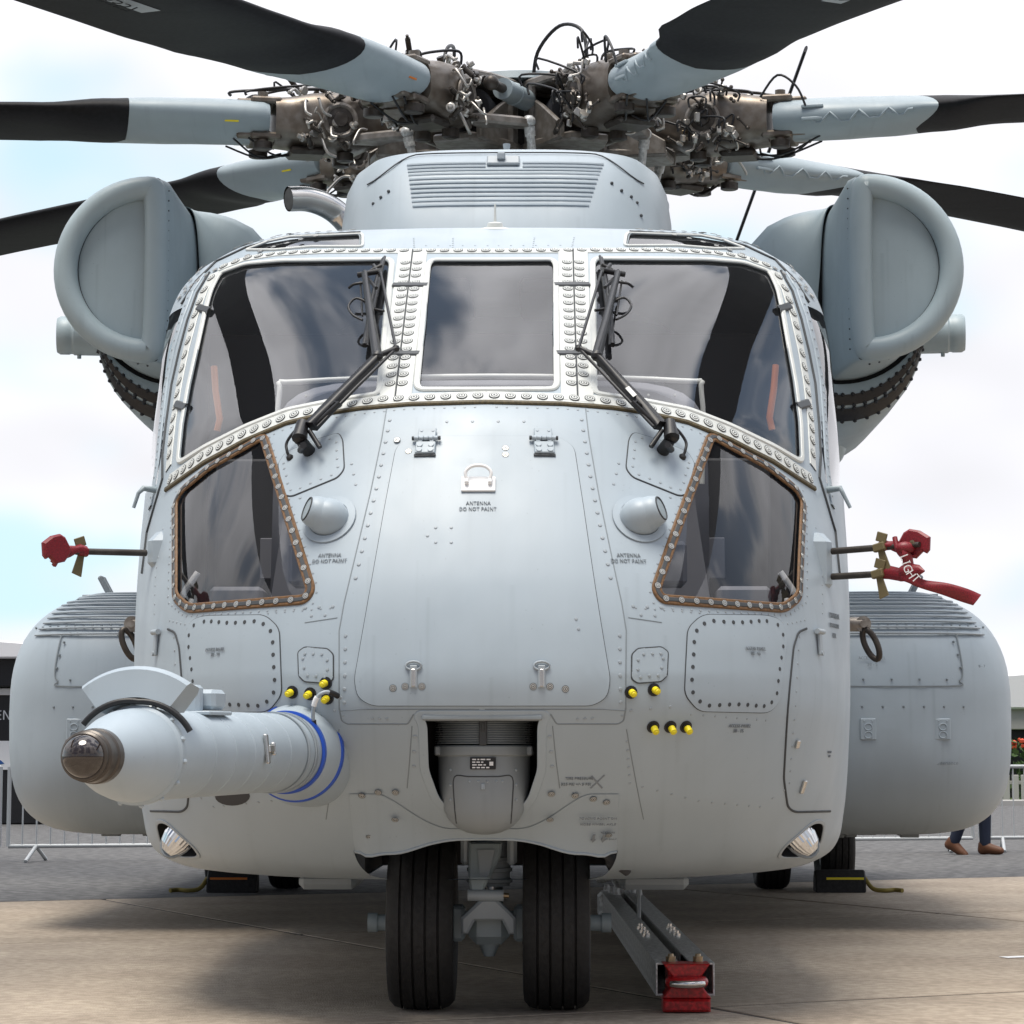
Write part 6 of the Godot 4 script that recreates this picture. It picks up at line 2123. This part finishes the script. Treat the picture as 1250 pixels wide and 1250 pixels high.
func barrier(p: Vector3, q: Vector3, label: String) -> void:
	var d := q - p; d.y = 0
	var root := thing("crowd_barrier", label, "barrier", p, atan2(-d.z, d.x), "crowd barriers along the taxiway")
	var w := d.length()
	var g := G.new()
	var y0 := 0.14; var y1 := 0.86
	g.tube([Vector3(0, y0, 0), Vector3(w, y0, 0)], 0.019, 8); g.tube([Vector3(0, y1, 0), Vector3(w, y1, 0)], 0.019, 8)
	g.tube([Vector3(0, y0, 0), Vector3(0, y1, 0)], 0.019, 8); g.tube([Vector3(w, y0, 0), Vector3(w, y1, 0)], 0.019, 8)
	part("frame", g, "barrier_zinc", root)
	for i in 17:
		g = G.new(); var x := w * (i + 1) / 18.0
		g.tube([Vector3(x, y0, 0), Vector3(x, y1, 0)], 0.008, 6)
		part("bar", g, "barrier_zinc", root)
	for x in [0.25, w - 0.25]:
		g = G.new()
		g.tube([Vector3(x - 0.11, 0.012, 0.26), Vector3(x, y0, 0), Vector3(x + 0.11, 0.012, -0.26)], 0.018, 8)
		part("foot", g, "barrier_zinc", root)

# ---------------------------------------------------------------- a person walking, built from tapered limbs joined by a smooth minimum
func skin_mesh(bones: Array, cell: float, soft: float, m: String) -> ArrayMesh:
	var field := {}
	var val := func(p: Vector3) -> float:
		var acc := 9.0
		for b in bones:
			var ab: Vector3 = b[1] - b[0]
			var t := clampf((p - b[0]).dot(ab) / maxf(ab.length_squared(), 1e-9), 0.0, 1.0)
			var dd: float = p.distance_to(b[0] + ab * t) - lerpf(b[2], b[3], t)
			var h := clampf(0.5 + 0.5 * (acc - dd) / soft, 0.0, 1.0)
			acc = lerpf(acc, dd, h) - soft * h * (1.0 - h)
		return acc
	var cells := {}
	for b in bones:
		var r: float = maxf(b[2], b[3]) + cell * 2.0
		var lo: Vector3 = (b[0] as Vector3).min(b[1]) - Vector3.ONE * r
		var hi: Vector3 = (b[0] as Vector3).max(b[1]) + Vector3.ONE * r
		var i0 := Vector3i((lo / cell).floor()); var i1 := Vector3i((hi / cell).floor())
		for x in range(i0.x, i1.x + 1):
			for y in range(i0.y, i1.y + 1):
				for z in range(i0.z, i1.z + 1):
					var c := Vector3(x, y, z) * cell
					var ab: Vector3 = b[1] - b[0]
					var t := clampf((c - b[0]).dot(ab) / maxf(ab.length_squared(), 1e-9), 0.0, 1.0)
					if absf(c.distance_to(b[0] + ab * t) - lerpf(b[2], b[3], t)) < cell * 2.6: cells[Vector3i(x, y, z)] = true
	var g := G.new()
	var at_ := func(i: Vector3i) -> float:
		if not field.has(i): field[i] = val.call(Vector3(i) * cell)
		return field[i]
	var vert := {}
	for c in cells:
		var sum := Vector3(); var n := 0
		var v := []
		for k in 8: v.append(at_.call(c + Vector3i(k & 1, (k >> 1) & 1, k >> 2)))
		for e in [[0, 1], [2, 3], [4, 5], [6, 7], [0, 2], [1, 3], [4, 6], [5, 7], [0, 4], [1, 5], [2, 6], [3, 7]]:
			if (v[e[0]] < 0) != (v[e[1]] < 0):
				var t: float = v[e[0]] / (v[e[0]] - v[e[1]])
				sum += Vector3(e[0] & 1, (e[0] >> 1) & 1, e[0] >> 2).lerp(Vector3(e[1] & 1, (e[1] >> 1) & 1, e[1] >> 2), t); n += 1
		if n: vert[c] = (Vector3(c) + sum / n) * cell
	for c in vert:
		for ax in 3:
			var d := Vector3i(); d[ax] = 1
			var u := Vector3i(); u[(ax + 1) % 3] = 1
			var w := Vector3i(); w[(ax + 2) % 3] = 1
			var s0: bool = at_.call(c) < 0; var s1: bool = at_.call(c + d) < 0
			if s0 == s1: continue
			if not (vert.has(c - u) and vert.has(c - w) and vert.has(c - u - w)): continue
			if s0: g.quad(vert[c - u - w], vert[c - w], vert[c], vert[c - u])
			else: g.quad(vert[c - u], vert[c], vert[c - w], vert[c - u - w])
	return g.mesh(M[m])

func person() -> void:
	var p := on_ground(1184, 1043)
	var root := thing("person", "person in dark jeans and brown shoes walking behind the right sponson", "person", p, 1.0)
	var V := func(x: float, y: float, z: float) -> Vector3: return Vector3(x, y, z)
	# walking towards +z, left leg ahead
	var hipL := Vector3(0.09, 0.92, 0.0); var kneeL := Vector3(0.10, 0.50, 0.12); var ankL := Vector3(0.10, 0.10, 0.12)
	var hipR := Vector3(-0.09, 0.92, 0.0); var kneeR := Vector3(-0.10, 0.49, 0.02); var ankR := Vector3(-0.10, 0.13, -0.12)
	var neck := Vector3(0, 1.48, 0.02); var head := Vector3(0, 1.63, 0.04)
	var shL := Vector3(0.19, 1.40, 0.0); var elL := Vector3(0.24, 1.13, -0.08); var wrL := Vector3(0.22, 0.90, 0.02)
	var shR := Vector3(-0.19, 1.40, 0.0); var elR := Vector3(-0.24, 1.13, 0.03); var wrR := Vector3(-0.22, 0.93, 0.20)
	var body := [[neck, head, 0.055, 0.075], [head + Vector3(0, 0.04, -0.01), head + Vector3(0, 0.01, 0.02), 0.095, 0.085], [head + Vector3(0, -0.06, 0.05), head + Vector3(0, -0.075, 0.065), 0.045, 0.035], [head + Vector3(0, -0.005, 0.105), head + Vector3(0, -0.03, 0.122), 0.010, 0.015], [head + Vector3(0.092, 0, 0), head + Vector3(0.094, 0.03, -0.01), 0.018, 0.02], [head + Vector3(-0.092, 0, 0), head + Vector3(-0.094, 0.03, -0.01), 0.018, 0.02], [neck, Vector3(0, 1.3, 0), 0.055, 0.09]]
	for w in [[elL, wrL, 1.0], [elR, wrR, -1.0]]:
		var d: Vector3 = (w[1] - w[0]).normalized()
		var palm: Vector3 = w[1] + d * 0.08
		body.append([w[0], w[1], 0.04, 0.028]); body.append([w[1], palm, 0.026, 0.034])
		for f in 4:
			var o := Vector3(0, 0, 0.027 - f * 0.018)
			var k: Vector3 = palm + o + d * (0.045 - 0.006 * absf(f - 1))
			body.append([palm + o * 0.8, k, 0.010, 0.009]); body.append([k, k + d * 0.035 + Vector3(-w[2] * 0.012, 0, 0), 0.009, 0.007])
		body.append([w[1] + d * 0.03 + Vector3(0, 0, 0.02), w[1] + d * 0.075 + Vector3(-w[2] * 0.01, 0, 0.05), 0.012, 0.009])
	var o := MeshInstance3D.new(); o.name = "body"; o.mesh = skin_mesh(body, 0.012, 0.012, "skin"); root.add_child(o, true)
	o = MeshInstance3D.new(); o.name = "jeans"
	o.mesh = skin_mesh([[hipL, kneeL, 0.092, 0.066], [kneeL, ankL, 0.066, 0.056], [hipR, kneeR, 0.092, 0.066], [kneeR, ankR, 0.066, 0.056], [hipL, hipR, 0.10, 0.10], [Vector3(0.07, 1.0, 0), Vector3(-0.07, 1.0, 0), 0.095, 0.095]], 0.02, 0.03, "denim"); root.add_child(o, true)
	o = MeshInstance3D.new(); o.name = "jacket"
	o.mesh = skin_mesh([[Vector3(0.08, 1.02, 0), Vector3(0.10, 1.30, 0), 0.10, 0.11], [Vector3(-0.08, 1.02, 0), Vector3(-0.10, 1.30, 0), 0.10, 0.11], [shL, shR, 0.075, 0.075], [shL, elL, 0.066, 0.055], [elL, wrL, 0.055, 0.043], [shR, elR, 0.066, 0.055], [elR, wrR, 0.055, 0.043], [Vector3(0, 1.38, 0), Vector3(0, 1.47, 0.01), 0.10, 0.068]], 0.02, 0.03, "jacket"); root.add_child(o, true)
	o = MeshInstance3D.new(); o.name = "hair"
	o.mesh = skin_mesh([[head + Vector3(0, 0.07, -0.02), head + Vector3(0, 0.02, -0.05), 0.092, 0.085], [head + Vector3(0, 0.085, 0.02), head + Vector3(0, 0.08, 0.0), 0.075, 0.08]], 0.012, 0.02, "hair"); root.add_child(o, true)
	for a in [[ankL, 0.0], [ankR, 0.5]]:
		var s := Basis(Vector3.RIGHT, a[1])
		var h: Vector3 = a[0]
		o = MeshInstance3D.new(); o.name = "shoe"
		o.mesh = skin_mesh([[h + s * Vector3(0, -0.01, -0.02), h + s * Vector3(0, -0.055, -0.03), 0.052, 0.045], [h + s * Vector3(0, -0.055, -0.03), h + s * Vector3(0, -0.062, 0.16), 0.042, 0.036], [h + s * Vector3(0, -0.03, 0.02), h + s * Vector3(0, -0.055, 0.12), 0.05, 0.04]], 0.014, 0.02, "shoe"); root.add_child(o, true)

func backdrop() -> void:
	# black exhibition stand far left, only its edge shows beside the sponson
	var D := -27.0
	var p := on_z(10, 1000, D)
	var x1 := p.x + 0.5
	var root := thing("exhibition_stand", "black exhibition stand under a white roof at the far left edge", "exhibition stand", Vector3(x1, 0, D))
	var g := G.new()
	g.box(at(Vector3(-3.0, 0.95, -2.0)), Vector3(6.0, 1.9, 4.0), 0.02)
	part("wall", g, "black", root)
	g = G.new()
	g.box(at(Vector3(-3.0, 1.93, 0.0)), Vector3(6.2, 0.10, 0.16), 0.01)
	part("lintel", g, "white", root)
	g = G.new()
	g.box(at(Vector3(-3.0, 2.2, -1.5)), Vector3(6.1, 0.40, 3.6), 0.01)
	part("upper_panel", g, "black", root)
	g = G.new()
	g.prism(PackedVector2Array([Vector2(-3.2, 0), Vector2(3.2, 0), Vector2(3.1, 0.2), Vector2(0, 0.45), Vector2(-3.1, 0.2)]), at(Vector3(-3.0, 2.4, -1.5)), 4.2, 0.02)
	part("roof", g, "tent", root)
	var lt := on_z(3, 873, D + 0.06) - root.position
	lettering("EN", 0.19, "white", at(Vector3(lt.x, lt.y, 0.012)), root)
	var ps := on_z(1, 922, D + 0.06) - root.position
	g = G.new(); g.box(at(Vector3(ps.x - 0.4, ps.y, 0.02)), Vector3(1.1, 0.42, 0.02), 0.003)
	var po := part("poster", g, "white", root)
	g = G.new()
	g.prism(PackedVector2Array([Vector2(-0.4, -0.16), Vector2(-0.1, -0.05), Vector2(0.15, 0.15), Vector2(0.25, 0.0), Vector2(0.40, -0.12), Vector2(0.1, -0.18)]), at(Vector3(ps.x - 0.35, ps.y, 0.033)), 0.004)
	part("poster_print", g, "blue_paint", po)
	# right edge: white marquee, hedge with red flowers, pale fence
	D = -46.0
	p = on_z(1240, 985, D)
	root = thing("marquee", "white marquee with a pale valance behind the sponson at the right edge", "marquee", Vector3(p.x - 3.0, 0, D - 6.0))
	g = G.new()
	g.prism(PackedVector2Array([Vector2(0, 2.2), Vector2(14, 2.2), Vector2(14, 2.75), Vector2(7, 3.3), Vector2(0, 2.75)]), at(Vector3(0, 0, -3)), 6.0, 0.05)
	part("roof", g, "tent", root)
	g = G.new()
	g.box(at(Vector3(7, 1.95, -0.2)), Vector3(14, 0.5, 0.1), 0.02)
	part("valance", g, "kerb", root)
	g = G.new()
	g.box(at(Vector3(7, 0.9, -3.0)), Vector3(13.6, 1.8, 5.0), 0.02)
	part("dark_interior", g, "black", root)
	for i in 4:
		g = G.new(); g.box(at(Vector3(0.1 + i * 4.6, 1.1, -0.1)), Vector3(0.12, 2.2, 0.12), 0.02)
		part("pole", g, "white", root)
	root = thing("hedge", "clipped green hedge with red flowers in front of the marquee", "hedge", Vector3(p.x - 3.0, 0, D - 2.0))
	g = G.new()
	var r2 := RandomNumberGenerator.new(); r2.seed = 5
	for i in 2600:
		var c := Vector3(r2.randf_range(0, 9), r2.randf_range(0.1, 1.45), r2.randf_range(-0.6, 0.6))
		var n := Vector3(r2.randf_range(-1, 1), r2.randf_range(-0.3, 1), r2.randf_range(-1, 1)).normalized()
		var b := G.frame(n)
		var s := r2.randf_range(0.05, 0.11)
		g.smooth(false)
		g.quad(c - b.x * s, c - b.z * s * 0.6, c + b.x * s, c + b.z * s * 0.6)
	part("leaves", g, "leaf", root, "stuff")
	g = G.new()
	for i in 160:
		var c := Vector3(r2.randf_range(0, 9), r2.randf_range(1.15, 1.5), r2.randf_range(-0.2, 0.62))
		g.ball(c, Vector3.ONE * r2.randf_range(0.04, 0.08), 6)
	part("flowers", g, "flower", root, "stuff")
	root = thing("picket_fence", "low pale fence on the grass below the hedge", "fence", Vector3(p.x - 3.0, 0, D))
	for i in 46:
		g = G.new(); g.box(at(Vector3(i * 0.2, 0.32, 0)), Vector3(0.15, 0.6, 0.03), 0.008)
		part("picket", g, "kerb", root)
	g = G.new(); g.box(at(Vector3(4.5, 0.45, -0.03)), Vector3(9.2, 0.08, 0.03), 0.005)
	part("rail", g, "kerb", root)

# ---------------------------------------------------------------- the scene
func _ready() -> void:
	rng.seed = 1
	var cam := Camera3D.new()
	cam.name = "camera"
	cam.fov = rad_to_deg(2.0 * atan(625.0 / FOCAL))
	cam.near = 0.05
	cam.far = 2000.0
	cam.transform = Transform3D(eye_basis, EYE)
	add_child(cam)
	cam.current = true
	var env := Environment.new()
	env.background_mode = Environment.BG_SKY
	var sky := Sky.new()
	var pan := PanoramaSkyMaterial.new()
	pan.panorama = ImageTexture.create_from_image(sky_image())
	pan.energy_multiplier = 1.0
	sky.sky_material = pan
	env.sky = sky
	env.tonemap_mode = Environment.TONE_MAPPER_LINEAR
	env.tonemap_exposure = 1.15
	env.sdfgi_enabled = true
	env.ssao_enabled = true
	env.ssil_enabled = true
	var we := WorldEnvironment.new()
	we.name = "world"
	we.environment = env
	add_child(we)
	var sun := DirectionalLight3D.new()
	sun.name = "sun"
	sun.light_energy = 1.1
	sun.light_angular_distance = 30.0
	sun.light_color = Color(1.0, 0.97, 0.92)
	sun.shadow_enabled = true
	sun.rotation_degrees = Vector3(-74, -25, 0)
	add_child(sun)
	font = SystemFont.new()
	font.font_names = PackedStringArray(["Droid Sans"])
	materials()

	ground()
	heli = thing("helicopter", "large grey heavy-lift helicopter with seven rotor blades, seen head-on on the apron", "helicopter")
	nose()
	fuselage()
	engine(-1.0 * -1.0)
	engine(-1.0)
	sponson(1.0)
	sponson(-1.0)
	gear()
	probe()
	pitot(-1.0)
	pitot(1.0)
	rotor()
	tail()
	commit_rivets()
	tow_bar()
	chock(-1.0, "black wheel chock with an orange stripe at the left main wheels")
	chock(1.0, "black wheel chock with a yellow stripe and rope at the right main wheels")
	pitot_cover("-1.0675", -1.0, "red cloth cover tied over the single probe left of the nose", true)
	pitot_cover("1.0673", 1.0, "red folded cloth cover with a brass eyelet on the upper right probe", true)
	pitot_cover("1.0704", 1.0, "red pointed cloth cover on the lower right probe under the streamer", false)
	streamer()
	var a := on_ground(30, 1052); var b := on_ground(1190, 1040)
	var e := (b - a).normalized()
	a -= e * 0.15
	barrier(a - e * 2.35, a - e * 0.08, "galvanised crowd barrier cut by the left edge of the picture")
	barrier(a, a + e * 2.27, "galvanised crowd barrier behind the left sponson")
	barrier(b - e * 2.2, b - e * 0.02, "galvanised crowd barrier behind the right sponson, left of the walker")
	barrier(b + e * 0.06, b + e * 2.33, "galvanised crowd barrier cut by the right edge of the picture")
	person()
	backdrop()

func commit_rivets() -> void:
	var g := G.new()
	for r in rivets:
		var f := facing(r[0], r[2])
		g.lathe(f * at(Vector3(), Basis(Vector3.RIGHT, PI / 2)), [Vector2(r[1] * 0.85, 0), Vector2(r[1] * 0.7, r[1] * 0.3), Vector2(0, r[1] * 0.42)], 7, false)
	part("rivets", g, "paint_dull", heli, "stuff")
	g = G.new()
	for r in screws:
		var f := facing(r[0], r[2])
		g.lathe(f * at(Vector3(), Basis(Vector3.RIGHT, PI / 2)), [Vector2(r[1], 0), Vector2(r[1] * 0.9, 0.0012), Vector2(r[1] * 0.45, 0.0012), Vector2(0, 0.0006)], 9, false)
	part("panel_screws", g, "seam", heli, "stuff")
